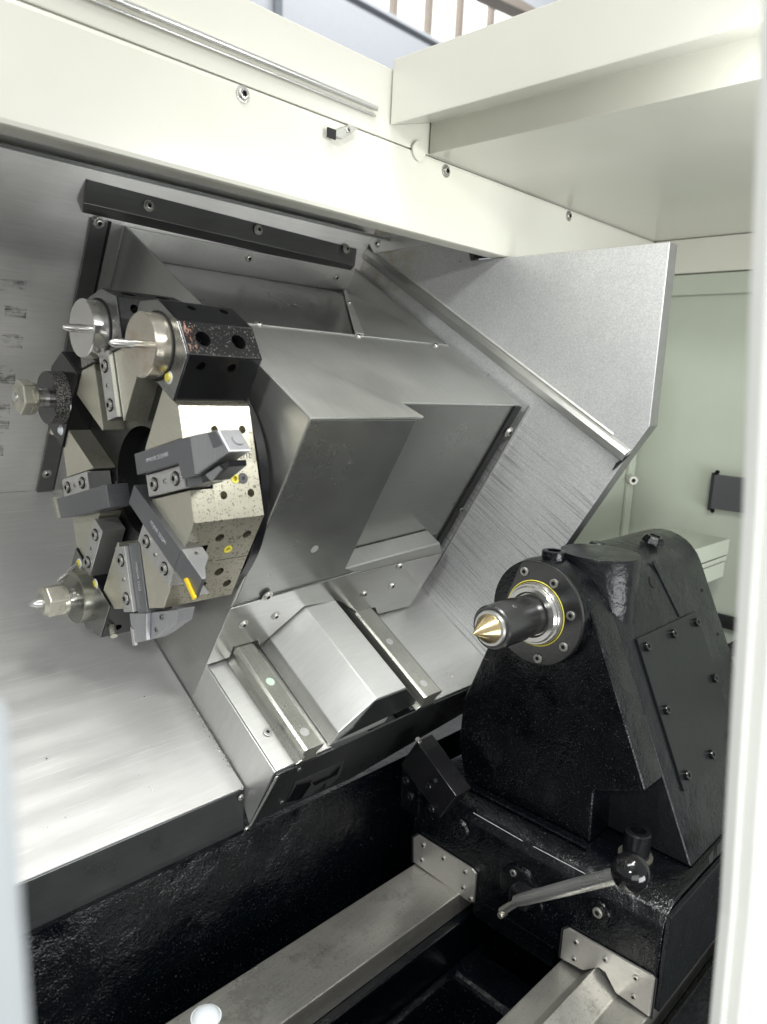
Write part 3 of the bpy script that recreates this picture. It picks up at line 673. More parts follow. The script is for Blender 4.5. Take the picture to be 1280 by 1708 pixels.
# yellow coolant plugs on the flats
for al, hx, hu in ((45, .457, -.018), (0, .457, .016)):
    lathe('coolant_plug', 'yellow', tu, [(-0.004, 0.0052), (0.0005, 0.0052), (0.0005, 0.0028), (-0.003, 0.0028)], TP(al, hx, hu, AP), frame(al).to_3x3() @ Vector((0, 0, 1)), 24)
lathe('coolant_plug', 'box_grey', tu, [(0, 0.006), (0.0008, 0.006), (0.0008, 0.002), (0, 0.002)], TP(45, .467, -.0185, AP), frame(45).to_3x3() @ Vector((0, 0, 1)), 24)
def text(name, body, mtx, size, mat, parent, ext_=0.0001):
    cu = bpy.data.curves.new('t', 'FONT'); cu.body = body; cu.size = size; cu.extrude = ext_; cu.align_x = 'CENTER'; cu.align_y = 'CENTER'
    o = bpy.data.objects.new('t', cu); C.objects.link(o); o.matrix_world = mtx
    dg = bpy.context.evaluated_depsgraph_get(); dg.update()
    me = bpy.data.meshes.new_from_object(o.evaluated_get(dg)); me.transform(mtx); bpy.data.objects.remove(o)
    me.materials.clear(); return link(name, me, mat, parent)
f45 = frame(45)
text('number_marking', '2112', Matrix.Translation(TP(45, 0.474, 0.006, AP + .0002)) @ (f45.to_3x3() @ Matrix(((-1, 0, 0), (0, -1, 0), (0, 0, 1))).transposed()).to_4x4(), 0.008, 'hole_dark', tu)

# ---- boring bar / collet holders that stand on the flats
def holder_block(parent, al, face_mat, holes=True):
    prof = [(-0.055, AP + .0005), (0.055, AP + .0005), (0.055, 0.203), (0.022, 0.222), (-0.022, 0.222), (-0.055, 0.203)]
    f = frame(al); bm = bmesh.new()
    prism_bm(bm, [f @ Vector((0.3985, u, w_)) for u, w_ in prof], VX * 0.090)
    o = link('block', finish(bm, 0.0012), 'black_oxide', parent)
    cs = []
    if holes:
        up = f.to_3x3() @ Vector((0, 0, 1)); uu = f.to_3x3() @ Vector((0, 1, 0))
        for sgn in (-1, 1):
            nv = (uu * (0.019 * sgn) + up * 0.033).normalized()
            for hx, r in ((0.421, 0.0085), (0.464, 0.0085)):
                cs.append((cyl_mesh(f @ Vector((hx, 0.0385 * sgn, 0.2125)) + nv * 0.004, -nv * 0.018, r, 20), 0))
            for hx in (0.417, 0.454):
                cs.append((cyl_mesh(f @ Vector((hx, 0.057 * sgn, 0.190)), -uu * sgn * 0.012, 0.0052, 16), 0))
        for hx in (0.43, 0.47): cs.append((cyl_mesh(f @ Vector((hx, 0.010, 0.224)), -up * 0.012, 0.005, 16), 0))
        cut(o, cs)
    o.data.materials.append(M['black_chipped']); fi = f.to_3x3().transposed()
    for p in o.data.polygons:
        n_ = fi @ p.normal
        if p.area > 2e-4 and 0.3 < abs(n_.y) < 0.9 and n_.z > 0.4: p.material_index = len(o.data.materials) - 1
    bm = bmesh.new(); prism_bm(bm, [f @ Vector((0.3983, u * .985, AP + (w_ - AP) * 0.985 + .0005)) for u, w_ in prof], -VX * 0.0012)
    link('front_face', finish(bm, 0.0006), face_mat, parent)
    return o
def nozzle(parent, al, u, w_, pipe=None, mat='yellow'):
    lathe('nozzle_ring', 'white_plastic' if mat == 'yellow' else 'white_plastic', parent, [(0, 0.0068), (0.0008, 0.0062)], TP(al, 0.3970, u, w_), -VX, 24)
    lathe('nozzle_seat', mat, parent, [(0, 0.0050), (0.0022, 0.0042)], TP(al, 0.3965, u, w_), -VX, 24)
    if pipe: tube('coolant_pipe', 'polished', parent, [TP(al, 0.396, u, w_), TP(al, *pipe)], 0.0026)
def boring(al, label, tip_x, cap_col, hole_ang, noz):
    t = thing('boring_bar_holder', label, 'tool holder', TP(al, 0.44, 0, AP), 'boring bar holders on the turret')
    holder_block(t, al, 'oxide_face')
    o_ = TP(al, 0, 0, 0.180)
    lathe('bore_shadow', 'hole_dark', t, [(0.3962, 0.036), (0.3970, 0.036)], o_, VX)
    cp = lathe('collar', cap_col, t, [(0.378, 0.0), (0.378, 0.0325), (0.379, 0.0335), (0.3975, 0.0335)], o_, VX, 56)
    rv = frame(al).to_3x3() @ Vector((0, math.cos(hole_ang), math.sin(hole_ang)))
    cut(cp, [(cyl_mesh(o_ + VX * 0.3885 + rv * 0.036, -rv * 0.01, 0.0045, 16), 0)])
    tube('boring_bar', 'polished', t, [o_ + VX * 0.379, o_ + VX * (tip_x + .004), o_ + VX * tip_x], [0.0050, 0.0046, 0.0020])
    nozzle(t, al, *noz)
    return t
t1 = boring(90, 'black block with an orange scraped corner, steel collar and thin bar, nearest the housing', 0.346, 'collar_tan', -2.2, (-0.037, 0.165))
f90 = frame(90)
bm = bmesh.new(); rq = random.Random(3)
for _ in range(26):
    t = rq.random(); u0 = -0.054 + 0.030 * t; w0 = 0.2039 + 0.0172 * t; x0 = 0.4005 + rq.random() ** 2 * 0.012
    v = [bm.verts.new(f90 @ (Vector((x0 + rq.uniform(-.001, .003), u0 + rq.uniform(-.004, .004), 0)) + Vector((0, 0, 0)))) for _k in range(3)]
    for q_ in v:
        l_ = f90.inverted() @ q_.co; l_.y = max(-0.0545, min(-0.0225, l_.y)); l_.x = max(0.4, l_.x); l_.z = 0.203 + (l_.y + 0.055) * 0.5758 + 0.0002 + rq.random() * 0.0001; q_.co = f90 @ l_
    bm.faces.new(v)
link('rust_patch', finish(bm, 0), 'orange_rust', t1)
boring(135, 'black block with pale steel collar, behind and left of the orange scraped block', 0.357, 'polished', -2.75, (0.010, 0.160))
def hexnut(parent, o_, x0, x1, r, al):
    f = frame(al).to_3x3(); bm = bmesh.new()
    prism_bm(bm, [o_ + VX * x0 + f @ Vector((0, r * math.cos(k * math.pi / 3 + .3), r * math.sin(k * math.pi / 3 + .3))) for k in range(6)], VX * (x1 - x0))
    me = finish(bm, 0.0022, 3); n = link('collet_nut', me, 'nut_steel', parent)
    lathe('nut_skirt', 'nut_steel', parent, [(x1 - 0.004, r * 0.93), (x1 + 0.002, r * 0.93), (x1 + 0.004, r * 0.8)], o_, VX, 32)
    lathe('nut_face', 'nut_steel', parent, [(x0 - 0.003, r * 0.35), (x0 - 0.003, r * 0.6), (x0 + 0.001, r * 0.86)], o_, VX, 32)
    return n
def collet(al, label, nx0, nx1, tip, disc_mat, dr_, noz):
    t = thing('collet_holder', label, 'tool holder', TP(al, 0.44, 0, AP), 'collet holders on the turret')
    holder_block(t, al, 'oxide_face' if al == 270 else 'black_oxide')
    o_ = TP(al, 0, 0, 0.180)
    lathe('clamp_disc', disc_mat, t, [(0.3795, dr_ - .0006), (0.380, dr_), (0.3975, dr_)], o_, VX, 64)
    lathe('disc_face', 'black_oxide' if al == 180 else disc_mat, t, [(0.3792, 0.0), (0.3792, dr_ - .0006), (0.3797, dr_ - .0006)], o_, VX, 64)
    lathe('spindle', 'polished', t, [(nx1, 0.0115), (0.3792, 0.0125)], o_, VX, 40)
    hexnut(t, o_, nx0, nx1, 0.0225 if al == 180 else 0.0212, al)
    lathe('cutter_tip', 'ground_steel', t, [(tip, 0.0), (nx0 - 0.009 if tip < nx0 - .012 else nx0 - .005, 0.0055), (nx0, 0.0062)], o_, VX, 24)
    for n in noz: nozzle(t, al, *n)
    return t
m_, N_, L_, P_ = nt('knurl')
v_ = coords(N_, L_); k_ = noise(N_, L_, v_, 620, 1, 0.5)
L_.new(mix(N_, L_, ramp(N_, L_, k_, [(0.44, 0.0), (0.56, 1.0)]), (0.02, 0.02, 0.02), (0.28, 0.27, 0.25)), P_.inputs['Base Color'])
P_.inputs['Metallic'].default_value = 0.7; P_.inputs['Roughness'].default_value = 0.4
L_.new(bump(N_, L_, k_, 1.0, 0.002), P_.inputs['Normal'])
t3 = collet(180, 'black collet holder with dark knurled disc at the far left of the turret', 0.3455, 0.361, 0.338, 'knurl', 0.0335, [(-0.006, 0.153, None), (0.036, 0.160, None, 'white_plastic')])
t4 = collet(270, 'black holder under the turret with hexagon collet nut and pointed centre drill', 0.343, 0.366, 0.322, 'disc_steel', 0.0335, [(-0.036, 0.158, (0.365, -0.020, 0.168)), (0.012, 0.150, None)])
tube('drain_stub', 'nut_steel', t4, [TP(270, 0.408, 0.055, 0.185), TP(270, 0.405, 0.070, 0.187)], 0.0045)
tube('set_pin', 'nut_steel', t3, [TP(180, 0.402, 0.048, 0.19), TP(180, 0.402, 0.062, 0.19)], 0.004)

# ---- turning tools held in the slots
def tool(al, label):
    return thing('turning_tool', label, 'cutting tool', TP(al, 0.40, 0.012, 0.12), 'turning tools in the turret slots')
def tprism(name, mat, parent, al, x0, x1, uw, bevel=0.0007):
    f = frame(al); return prism(name, mat, parent, [f @ Vector((x0, u, w_)) for u, w_ in uw], VX * (x1 - x0), bevel)
def ttext(parent, al, x, u, w_, body, size, flip=False):
    f = frame(al).to_3x3(); sgn = -1 if flip else 1
    # writing runs along the shank, seen from the -x side
    m = Matrix((f @ Vector((0, 0, sgn)), f @ Vector((0, sgn, 0)), -VX)).transposed()
    if m.determinant() < 0: m = Matrix((f @ Vector((0, 0, sgn)), f @ Vector((0, -sgn, 0)), -VX)).transposed()
    text('etched_marking', body, Matrix.Translation(TP(al, x, u, w_)) @ m.to_4x4(), size, 'etch', parent)
a = tool(0, 'long grey steel turning tool with a bright yellow insert at its lower tip')
tprism('shank', 'tool_steel', a, 0, 0.393, 0.418, [(0.0008, 0.037), (0.0265, 0.037), (0.0285, 0.1505), (0.0008, 0.1505)])
f0 = frame(0); bm = bmesh.new()
hp = [(0.393, 0.151), (0.4175, 0.151), (0.4175, 0.166), (0.405, 0.181), (0.3975, 0.1965), (0.393, 0.1965)]
hv = [[bm.verts.new(f0 @ Vector((x, u, w_))) for x, w_ in hp] for u in (0.0022, 0.0302)]
bm.faces.new(hv[0]); bm.faces.new(hv[1][::-1])
for i in range(6): bm.faces.new((hv[0][i], hv[1][i], hv[1][(i + 1) % 6], hv[0][(i + 1) % 6]))
hm = finish(bm, 0.0007); hm.materials.append(M['tool_steel']); hm.materials.append(M['tool_head'])
for p in hm.polygons:  # side face gets paler steel, its lit look put into the colour
    if (f0.to_3x3().transposed() @ p.normal).y > 0.8: p.material_index = 1
link('tool_head', hm, None, a)
screw(a, f0 @ Vector((0.4055, 0.0303, 0.160)), f0.to_3x3() @ Vector((0, 1, 0)), 0.0022, 'dark')
tprism('insert_seat', 'tool_head', a, 0, 0.3960, 0.412, [(-0.0035, 0.158), (0.0005, 0.158), (0.0028, 0.172), (0.0033, 0.194), (-0.0030, 0.180)])
tprism('insert', 'insert_yellow', a, 0, 0.3905, 0.3935, [(0.0085, 0.1725), (0.0125, 0.1755), (0.0065, 0.1985), (0.0020, 0.1975)], 0.0003)
ttext(a, 0, 0.3929, 0.014, 0.105, 'PDJNR 2525M', 0.0062)
b = tool(45, 'grey turning tool with a wide bright head pointing right across the speckled flat')
tprism('shank', 'tool_steel', b, 45, 0.385, 0.410, [(0.0005, 0.071), (0.0235, 0.071), (0.0225, 0.186), (-0.016, 0.186), (-0.0165, 0.162), (0.0005, 0.158)])
tprism('head', 'tool_head', b, 45, 0.3845, 0.4095, [(0.0225, 0.1865), (0.0195, 0.236), (-0.003, 0.250), (-0.0155, 0.1865)], 0.0015)
tprism('head_facet', 'tool_steel', b, 45, 0.3838, 0.3844, [(0.0195, 0.220), (0.0185, 0.2345), (0.0050, 0.2435), (0.0040, 0.226)], 0.0002)
lathe('head_screw', 'tool_head', b, [(0, 0.006), (0.0015, 0.0055)], TP(45, 0.400, 0.008, 0.2435), frame(45).to_3x3() @ Vector((0, 0.5, 0.87)), 24)
tprism('insert_clamp', 'black_gloss', b, 45, 0.392, 0.412, [(-0.0160, 0.186), (-0.0090, 0.236), (-0.015, 0.236), (-0.024, 0.205), (-0.024, 0.186)], 0.001)
tprism('insert', 'tool_head', b, 45, 0.390, 0.395, [(-0.017, 0.196), (-0.012, 0.222), (-0.016, 0.226), (-0.024, 0.204)], 0.0006)
tprism('coolant_block', 'tool_steel', b, 45, 0.396, 0.418, [(-0.0005, 0.1515), (-0.0005, 0.1600), (-0.0155, 0.1620), (-0.0155, 0.183), (-0.024, 0.183), (-0.0245, 0.1515)], 0.001)
ttext(b, 45, 0.3849, 0.012, 0.118, 'MWLNR 2525M08', 0.0060)
c = tool(225, 'short grey turning tool pointing left at the dark hub of the turret')
tprism('shank', 'tool_steel', c, 225, 0.379, 0.4055, [(0.001, -0.007), (0.0275, -0.007), (0.0275, 0.109), (0.001, 0.109)])
tprism('head', 'tool_steel', c, 225, 0.3795, 0.405, [(0.001, 0.1095), (0.0275, 0.1095), (0.026, 0.132), (0.000, 0.138)])
tprism('insert', 'nut_steel', c, 225, 0.377, 0.384, [(-0.002, 0.1385), (0.026, 0.1325), (0.026, 0.140), (-0.001, 0.146)], 0.001)
d = tool(315, 'grey grooving tool standing straight down below the turret with a stepped blade')
tprism('shank', 'tool_steel', d, 315, 0.399, 0.421, [(0.001, 0.071), (0.0255, 0.071), (0.0240, 0.152), (0.001, 0.152)])
tprism('blade', 'tool_head', d, 315, 0.3985, 0.404, [(-0.020, 0.1525), (0.023, 0.1525), (0.013, 0.184), (-0.014, 0.187), (-0.014, 0.170), (-0.020, 0.167)])
tprism('cutting_edge', 'ground_steel', d, 315, 0.3975, 0.401, [(-0.0205, 0.168), (-0.0145, 0.1705), (-0.0145, 0.190), (-0.0205, 0.190)], 0.0003)
tprism('head_block', 'tool_head', d, 315, 0.4042, 0.424, [(0.023, 0.1525), (0.086, 0.1500), (0.076, 0.1640), (0.035, 0.178), (0.013, 0.184), (-0.010, 0.180), (-0.010, 0.1525)])
screw(d, TP(315, 0.4041, 0.046, 0.158), -VX, 0.0034, 'dark'); screw(d, TP(315, 0.4041, 0.030, 0.172), -VX, 0.0030, 'dark')
ttext(d, 315, 0.3989, 0.013, 0.11, 'MGEHR 2525', 0.006)

# swarf: tiny chips lying on hub, cover seam and rail ends
def swarf(name, label, spots, nrm_fn):
    bm = bmesh.new()
    for (p, spread, cnt) in spots:
        for _ in range(cnt):
            q = Vector(p) + nrm_fn(random.gauss(0, spread), random.gauss(0, spread)); s_ = random.uniform(0.0004, 0.0014)
            v = [bm.verts.new(q + Vector((random.uniform(-s_, s_), random.uniform(-s_, s_), random.uniform(0, s_)))) for _ in range(4)]
            for t in ((0, 1, 2), (0, 1, 3), (1, 2, 3), (0, 2, 3)): bm.faces.new([v[i] for i in t])
    me = bpy.data.meshes.new('swarf'); bm.to_mesh(me); bm.free(); o = link(name, me, 'polished', None)
    o['kind'] = 'stuff'; o['label'] = label; return o
swarf('swarf', 'fine steel swarf on the cover seam and slide ends',
      [(W(0.513, 0.50 - 0.004 * k, N0 + .0005), 0.0025, 10) for k in range(28)] + [(W(0.50, 0.975, N0 + .001), 0.01, 120), (W(0.87, 0.355, -0.727), 0.012, 50), (W(0.555, 0.36, -0.737), 0.006, 30)]
      + [(TP(225, 0.40, 0.0, 0.150), 0.006, 60), (TP(225, 0.43, -0.01, 0.06), 0.008, 60), (TP(0, 0.452, 0.0, 0.02), 0.014, 70), (TP(315, 0.428, 0.0, 0.06), 0.008, 60)]
      + [(W(random.uniform(0.2, 0.5), random.uniform(0.4, 0.9), N0 + .0004), 0.004, 3) for _ in range(50)],
      lambda a, b: VX * a + VS * b)

# =================================================================== BED AND WAYS
ZB = -0.708
bd = thing('lathe_bed', 'black cast lathe bed with two steel guideways', 'lathe bed', (0.8, 0.45, -1.2))
XA = 0.356
box('flat_way', 'way_steel', bd, (XA, 0.553, ZB - 0.032), (1.45, 0.640, ZB), 0.0015)
box('way_casting', 'cast_black', bd, (XA - .2, 0.540, -1.15), (1.45, 0.652, ZB - 0.0325), 0.003)
vp = [(0.392, ZB - 0.004), (0.362, ZB - 0.004), (0.3445, -0.690), (0.315, ZB - .002), (0.275, ZB - .002), (0.275, -0.75), (0.392, -0.75)]
bm = bmesh.new(); prism_bm(bm, [Vector((0.40, y, z)) for y, z in vp], (1.05, 0, 0)); link('prism_way', finish(bm, 0.0015), 'way_steel', bd)
box('way_casting', 'cast_black', bd, (0.30, 0.262, -1.15), (1.45, 0.398, -0.7505), 0.003)
prism('rear_wall_casting', 'cast_black', bd, [(-0.3, 0.712, -0.58), (-0.3, 0.690, -1.15), (-0.3, 0.76, -1.15), (-0.3, 0.76, -0.58)], (1.75, 0, 0), 0)
box('bed_floor', 'cast_black', bd, (-0.3, 0.0, -1.16), (1.48, 0.76, -1.151), 0)
for x0, x1, zt in ((0.452, 0.50, -0.86), (0.735, 0.80, -0.80)):
    bm = bmesh.new()
    prism_bm(bm, [Vector((x0 - .06, 0.3985, -1.15)), Vector((x0 - .01, 0.3985, zt - .08)), Vector((x0, 0.3985, zt)), Vector((x1, 0.3985, zt)), Vector((x1 + .01, 0.3985, zt - .08)), Vector((x1 + .06, 0.3985, -1.15))], (0, 0.141, 0))
    link('cross_rib', finish(bm, 0.012, 4), 'cast_black', bd)
bm = bmesh.new(); prism_bm(bm, [Vector((0.2, 0.5395, -1.15)), Vector((0.2, 0.5395, -0.80)), Vector((0.2, 0.528, -0.80)), Vector((0.2, 0.518, -0.84)), Vector((0.2, 0.49, -1.15))], (1.2, 0, 0)); link('side_rib', finish(bm, 0.006, 3), 'cast_black', bd)
bm = bmesh.new(); prism_bm(bm, [Vector((0.42, 0.5395, -0.81)), Vector((0.62, 0.5395, -0.81)), Vector((0.53, 0.41, -1.12)), Vector((0.47, 0.41, -1.12))], (0, 0, -0.03)); link('web', finish(bm, 0.008, 3), 'cast_black', bd)
box('front_casting', 'cast_side', bd, (0.3, 0.12, -1.15), (1.48, 0.2615, -0.725), 0.004)
lathe('way_plug', 'white_plastic', bd, [(0, 0.0170), (0.0010, 0.0170), (0.0010, 0.0158), (0.0006, 0.0156), (0.0030, 0.0145), (0.0068, 0.010), (0.0082, 0.005), (0.0086, 0.0)], at(344, 1697, z=ZB + .0003), (0, 0, 1), 40)

# =================================================================== TAILSTOCK
ts = thing('tailstock', 'glossy black cast tailstock with live centre and side cover plate', 'tailstock', (0.95, 0.45, -0.70))
AY, AZ = 0.495, -0.287
ZT = -0.573
# base
bm = bmesh.new(); prism_bm(bm, [Vector((x, 0.2725, z)) for x, z in ((0.772, -0.703), (0.772, -0.612), (0.776, -0.597), (0.786, -0.585), (0.803, -0.576), (0.822, ZT), (1.22, ZT), (1.22, -0.703))], (0, 0.378, 0))
bso = link('base', finish(bm, 0.003, 3), 'cast_black', ts)
for p in bso.data.polygons: p.use_smooth = True
bso.data.set_sharp_from_angle(angle=R(40))
box('base_skirt', 'cast_black', ts, (0.776, 0.405, -0.735), (1.2, 0.535, -0.7035), 0.003)
box('base_side', 'cast_side', ts, (0.774, 0.2655, -0.700), (1.22, 0.2715, -0.578), 0.001)
# upright casting: profile swept back along the spindle axis
def profile(notch):
    pts = []; r = 0.071
    for k in range(0, 15):
        t = R(-22 + (22 + 168) * k / 14 + 0); pts.append((AY - r * math.cos(t), AZ + r * math.sin(t)))
    # pts run from the right tangent over the top to the left side
    left = [(0.611, -0.455), (0.613, -0.52), (0.600, ZT + .001)]
    right = [(0.287, ZT + .001)] if not notch else [(0.395, ZT + .001), (0.397, -0.500), (0.334, -0.470)]
    return pts + left + right
def slope_profile(notch):
    r = 0.0705; ln = Vector((0.469, 1.0)).normalized()   # right side line dy/dz = .469
    nr = Vector((-ln[1], ln[0]))                        # outward (-y, +z)
    ang0 = math.atan2(nr[1], -nr[0]); pts = []
    for k in range(17):
        t = ang0 + (math.pi - ang0 + 0.42) * k / 16
        pts.append((AY - r * math.cos(t), AZ + r * math.sin(t)))
    left = [(0.612, -0.455), (0.614, -0.52), (0.600, ZT + .001)]
    y0 = pts[0][0] - 0.469 * (pts[0][1] - ZT - .001)
    y1 = pts[0][0] - 0.469 * (pts[0][1] + 0.471)
    right = [(y0, ZT + .001)] if not notch else [(0.395, ZT + .001), (0.397, -0.502), (y1, -0.471)]
    return pts + left + right
bm = bmesh.new(); prism_bm(bm, [Vector((0.822, y, z)) for y, z in slope_profile(True)], (0.0515, 0, 0))
up1 = link('upright', finish(bm, 0.004, 3), 'cast_black', ts)
bm = bmesh.new(); prism_bm(bm, [Vector((0.872, y, z)) for y, z in slope_profile(False)], (0.308, 0, 0))
up2 = link('upright_rear', finish(bm, 0.004, 3), 'cast_side', ts)
for o in (up1, up2):
    for p in o.data.polygons: p.use_smooth = True
    o.data.set_sharp_from_angle(angle=R(28))
prism('raised_fillet', 'cast_black', ts, [(0.8195, 0.398, ZT), (0.8195, 0.608, ZT), (0.806, 0.60, ZT), (0.806, 0.39, ZT)], (0, 0, 0.004), 0.0018)
nv = Vector((0, -0.9054, 0.4246)); pr = Vector((0, slope_profile(False)[0][0], slope_profile(False)[0][1]))
sd = -nv
def side(x, z, off=0.0):
    y = pr.y + 0.469 * (z - pr.z); return Vector((x, y, z)) + nv * off
cpv = prism('cover_plate', 'plate_grey', ts, [side(0.905, -0.318, .0004), side(1.10, -0.318, .0004), side(1.10, -0.498, .0004), side(0.905, -0.498, .0004)], nv * 0.003, 0.0008)
for x in (0.92, 1.003, 1.084):
    for z in (-0.331, -0.407, -0.484):
        if x == 1.003 and z == -0.407: continue
        screw(cpv, side(x, z, 0.0034), nv, 0.0062, 'black')
prism('shoulder_web', 'cast_side', ts, [side(1.016, -0.236, 0), side(1.026, -0.236, 0), side(1.052, -0.316, 0), side(1.045, -0.316, 0)], nv * 0.002, 0.0009)
lathe('bore_hole', 'hole_dark', ts, [(0, 0.0085), (0.0006, 0.0085)], side(1.0, -0.262, 0.0005) , nv, 24)
for x, z in ((1.150, -0.296), (1.155, -0.36)): lathe('pin_hole', 'hole_dark', ts, [(0, 0.0025), (0.0006, 0.0025)], side(x, z, 0.0003), nv, 16)
# clamp boss bulging from the side
bm = bmesh.new(); seg = 28; ringA = []; ringB = []; ringC = []
bmat = []
for lvl, (cx, cy, r_, z) in enumerate(((0.902, 0.462, 0.052, -0.212), (0.902, 0.461, 0.0525, -0.216), (0.903, 0.460, 0.0515, -0.262), (0.908, 0.456, 0.046, -0.305), (0.913, 0.452, 0.036, -0.345), (0.915, 0.448, 0.020, -0.372))):
    bmat.append([bm.verts.new((cx + r_ * math.cos(2 * math.pi * k / seg), cy + r_ * math.sin(2 * math.pi * k / seg), z)) for k in range(seg)])
for A, B in zip(bmat, bmat[1:]):
    for k in range(seg): bm.faces.new((A[k], A[(k + 1) % seg], B[(k + 1) % seg], B[k]))
bm.faces.new(bmat[0]); bm.faces.new(bmat[-1]); bmesh.ops.recalc_face_normals(bm, faces=bm.faces)
me = bpy.data.meshes.new('m'); bm.to_mesh(me); bm.free()
for p in me.polygons: p.use_smooth = True
me.set_sharp_from_angle(angle=R(50)); link('clamp_boss', me, 'cast_side', ts)
lathe('oil_port', 'cast_black', ts, [(0, 0.016), (0.012, 0.0155), (0.013, 0.014), (0.013, 0.009), (0.006, 0.009), (0.006, 0.0)], (0.838, 0.494, -0.2205), (0, 0, 1), 32)
lathe('plug_boss', 'cast_black', ts, [(0, 0.018), (0.006, 0.016), (0.010, 0.013), (0.010, 0.008), (0.005, 0.007), (0.005, 0.0)], (1.07, 0.465, -0.219), (0, -0.25, 1), 8)
lathe('plug_boss', 'cast_side', ts, [(0, 0.012), (0.004, 0.010), (0.005, 0.0)], (0.965, 0.50, -0.217), (0, 0, 1), 24)
# flange with cut side, seal and quill
bm = bmesh.new(); segs = 72; ol = []
for k in range(segs):
    t = 2 * math.pi * k / segs; y = 0.0685 * math.cos(t); z = 0.0685 * math.sin(t)
    lim = 0.047    # flat on the rear side
    dd = y * 0.94 + z * 0.34
    if dd > lim: y -= (dd - lim) * 0.94; z -= (dd - lim) * 0.34
    ol.append(Vector((0.806, AY + y, AZ + z)))
prism_bm(bm, ol, (0.016, 0, 0)); fgo = link('flange', finish(bm, 0.0012), 'flange_steel', ts)
cut(fgo, [(cyl_mesh((0.80, AY, AZ), VX * 0.03, 0.0435, 64), 0)])
lathe('flange_collar', 'cast_black', ts, [(0.812, 0.069), (0.826, 0.071)], (0, AY, AZ), VX, 64)
for px, py in ((876, 953), (925, 973), (953, 1027), (941, 1079), (898, 1098)):
    screw(fgo, at(px, py, x=0.8057), -VX, 0.0058, 'cap')
lathe('seal_ring', 'yellow', ts, [(0.8056, 0.0436), (0.8050, 0.0430), (0.8050, 0.0424), (0.806, 0.0422)], (0, AY, AZ), VX, 64, closed=True)
lathe('quill', 'polished', ts, [(0.797, 0.0275), (0.794, 0.030), (0.794, 0.0355), (0.7985, 0.0375), (0.7985, 0.0392), (0.803, 0.0412), (0.82, 0.0412)], (0, AY, AZ), VX, 64)
lathe('center_body', 'flange_steel', ts, [(0.7125, 0.0185), (0.7105, 0.0215), (0.7105, 0.0262), (0.7125, 0.0278), (0.762, 0.0278), (0.763, 0.0262), (0.80, 0.0262)], (0, AY, AZ), VX, 64)
lathe('center_ring', 'ground_steel', ts, [(0.7065, 0.018), (0.7065, 0.0212), (0.7115, 0.0225)], (0, AY, AZ), VX, 56)
lathe('center_point', 'brass_stain', ts, [(0.675, 0.0), (0.6752, 0.0003), (0.7045, 0.0178), (0.7095, 0.0186)], (0, AY, AZ), VX, 56)
screw(ts, Vector((0.738, AY, AZ)) + Vector((0, -0.45, 0.89)) * 0.0276, (0, -0.45, 0.89), 0.003, 'dark')
# clamp bolt in the pocket
lathe('bolt_washer', 'nut_steel', ts, [(0, 0.021), (0.003, 0.021)], (0.842, 0.342, ZT + .0005), (0, 0, 1), 40)
lathe('clamp_bolt', 'black_oxide', ts, [(0.003, 0.0165), (0.034, 0.0165), (0.036, 0.015), (0.036, 0.0095), (0.024, 0.009), (0.024, 0.0)], (0.842, 0.342, ZT + .0005), (0, 0, 1), 40)
# wiper plates
def plate(pts, screws):
    o = prism('wiper_plate', 'gib_steel', ts, [at(px, py, x=0.7675) for px, py in pts], (0.003, 0, 0), 0.0006)
    cen = sum((at(px, py, x=0.7705) for px, py in pts), Vector()) / len(pts)
    prism('wiper_seal', 'black_flat', ts, [cen + (at(px, py, x=0.7705) - cen) * 1.05 for px, py in pts], (0.0015, 0, 0), 0)
    for px, py in screws: screw(o, at(px, py, x=0.7673), -VX, 0.0038, 'cap')
plate([(690, 1398), (698, 1393), (788, 1450), (794, 1458), (790, 1505), (780, 1503), (690, 1438)], [(706, 1410), (704, 1435), (740, 1432), (776, 1455), (773, 1481), (785, 1500)])
plate([(940, 1552), (949, 1549), (1088, 1628), (1092, 1634), (1084, 1697), (1027, 1656), (1010, 1622), (999, 1614), (973, 1619), (935, 1598)], [(961, 1572), (958, 1600), (1010, 1601), (1061, 1632), (1057, 1663)])
# lever with ball knob
kb = Vector(at(1052, 1455, x=0.715)); pv = Vector(at(862, 1503, x=0.742))
lv = thing('clamp_lever', 'steel lever arm with a glossy black ball knob on the tailstock base', 'lever', pv)
tube('lever_arm', 'ground_steel', lv, [pv, pv + (kb - pv) * 0.10, pv + (kb - pv) * 0.5, pv + (kb - pv) * 0.95], [0.0068, 0.0075, 0.0085, 0.0090], 20)
ballm('ball_knob', 'black_gloss', lv, kb, 0.0205, 40)
tube('pivot_pin', 'polished', lv, [at(838, 1520, x=0.752), at(866, 1502, x=0.745)], 0.0055)
box('clevis', 'black_oxide', lv, tuple(pv + Vector((0.002, -0.012, -0.012))), tuple(pv + Vector((0.0295, 0.014, 0.012))), 0.003)
lathe('pivot_shaft', 'nut_steel', lv, [(0, 0.0042), (0.012, 0.0042), (0.013, 0.003)], at(843, 1522, x=0.756), (-1, 0, 0.1), 20)
lathe('shaft_boss', 'cast_black', ts, [(0, 0.030), (0.006, 0.029), (0.008, 0.026), (0.008, 0.0)], at(868, 1478, x=0.7715), (-1, 0, 0), 40)
screw(ts, at(857, 1456, x=0.763), -VX, 0.0045, 'cap')
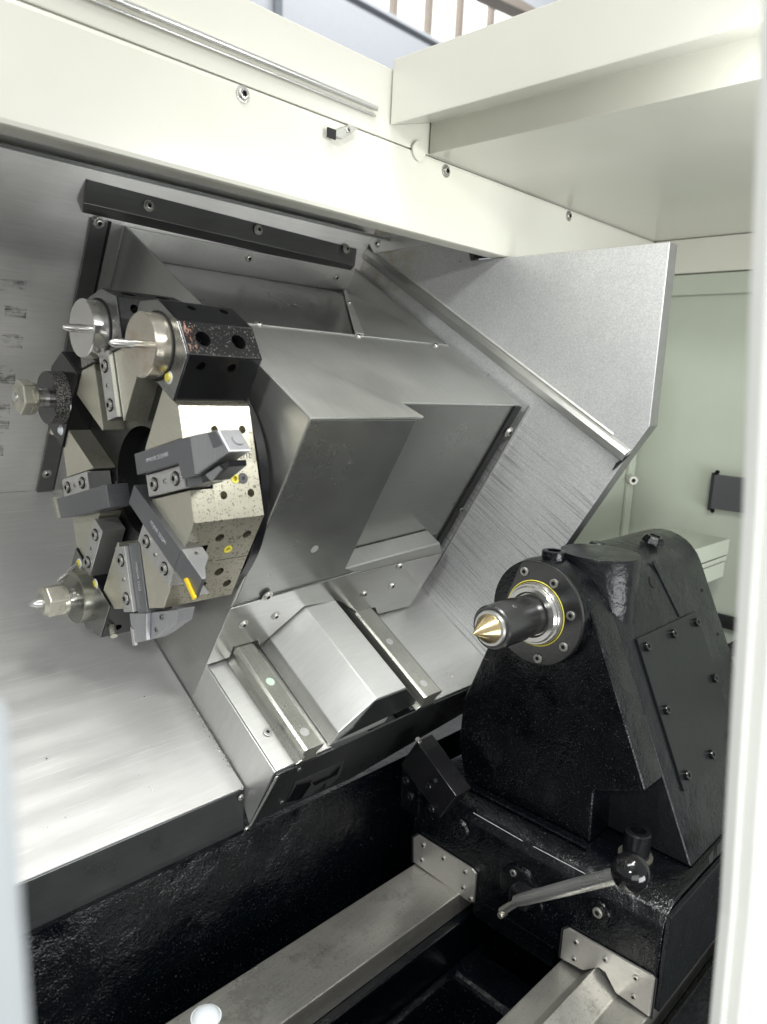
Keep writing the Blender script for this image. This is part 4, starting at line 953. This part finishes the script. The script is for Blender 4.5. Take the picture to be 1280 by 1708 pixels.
lathe('shaft_boss', 'cast_black', ts, [(0, 0.020), (0.004, 0.019), (0.004, 0.011), (0.001, 0.010), (0.001, 0.0)], at(885, 1507, x=0.7715), (-1, 0, 0), 32)
lathe('grease_fitting', 'cast_black', ts, [(0, 0.016), (0.003, 0.015), (0.003, 0.0)], at(998, 1522, x=0.7715), (-1, 0, 0), 32)
screw(ts, at(998, 1522, x=0.768), -VX, 0.0062, 'cap')
lathe('grease_fitting', 'cast_black', ts, [(0, 0.016), (0.004, 0.014), (0.004, 0.006), (0.001, 0.006), (0.001, 0.0)], at(768, 1384, x=0.7715), (-1, 0, 0), 32)
# scribed weld lines
for p in (((790, 1356), (872, 1403)), ((890, 1412), (977, 1458))):
    a_ = at(*p[0], x=0.7712); b2 = at(*p[1], x=0.7712); tube('scribed_line', 'etch', ts, [a_, b2], 0.0004, 6)
for z0 in (-0.5985,):
    bm = bmesh.new()
    q = [(1182, 1430), (1190, 1418), (1189, 1436), (1183, 1442)]
    prism('side_mark', 'black_flat', ts, [at(px, py, y=0.2650) for px, py in q], (0, -0.0006, 0), 0)
    prism('side_mark', 'black_flat', ts, [at(px, py, y=0.2650) for px, py in ((1196, 1411), (1210, 1392), (1210, 1414), (1195, 1430))], (0, -0.0006, 0), 0)
# square wiper block at the rear corner
wbk = thing('stop_bracket', 'black angled block screwed to the rear corner of the tailstock base', 'bracket', (0.78, 0.60, -0.56))
bk = prism('block', 'black_oxide', wbk, [(0.757, 0.640, -0.507), (0.757, 0.563, -0.558), (0.757, 0.589, -0.603), (0.757, 0.668, -0.555)], (0.034, 0, 0), 0.001)
for px, py in ((680, 1301), (687, 1327), (717, 1310), (722, 1347)):
    screw(wbk, at(px, py, x=0.7565), -VX, 0.0058, 'black')
box('mount_plate', 'cast_black', wbk, (0.7600, 0.630, -0.625), (0.771, 0.668, -0.555), 0.002)
tube('plunger', 'polished', wbk, [at(700, 1237, x=0.757), at(697, 1233, x=0.752)], 0.0035)
tube('plunger', 'black_gloss', wbk, [at(718, 1306, x=0.757), at(727, 1302, x=0.742)], 0.003)
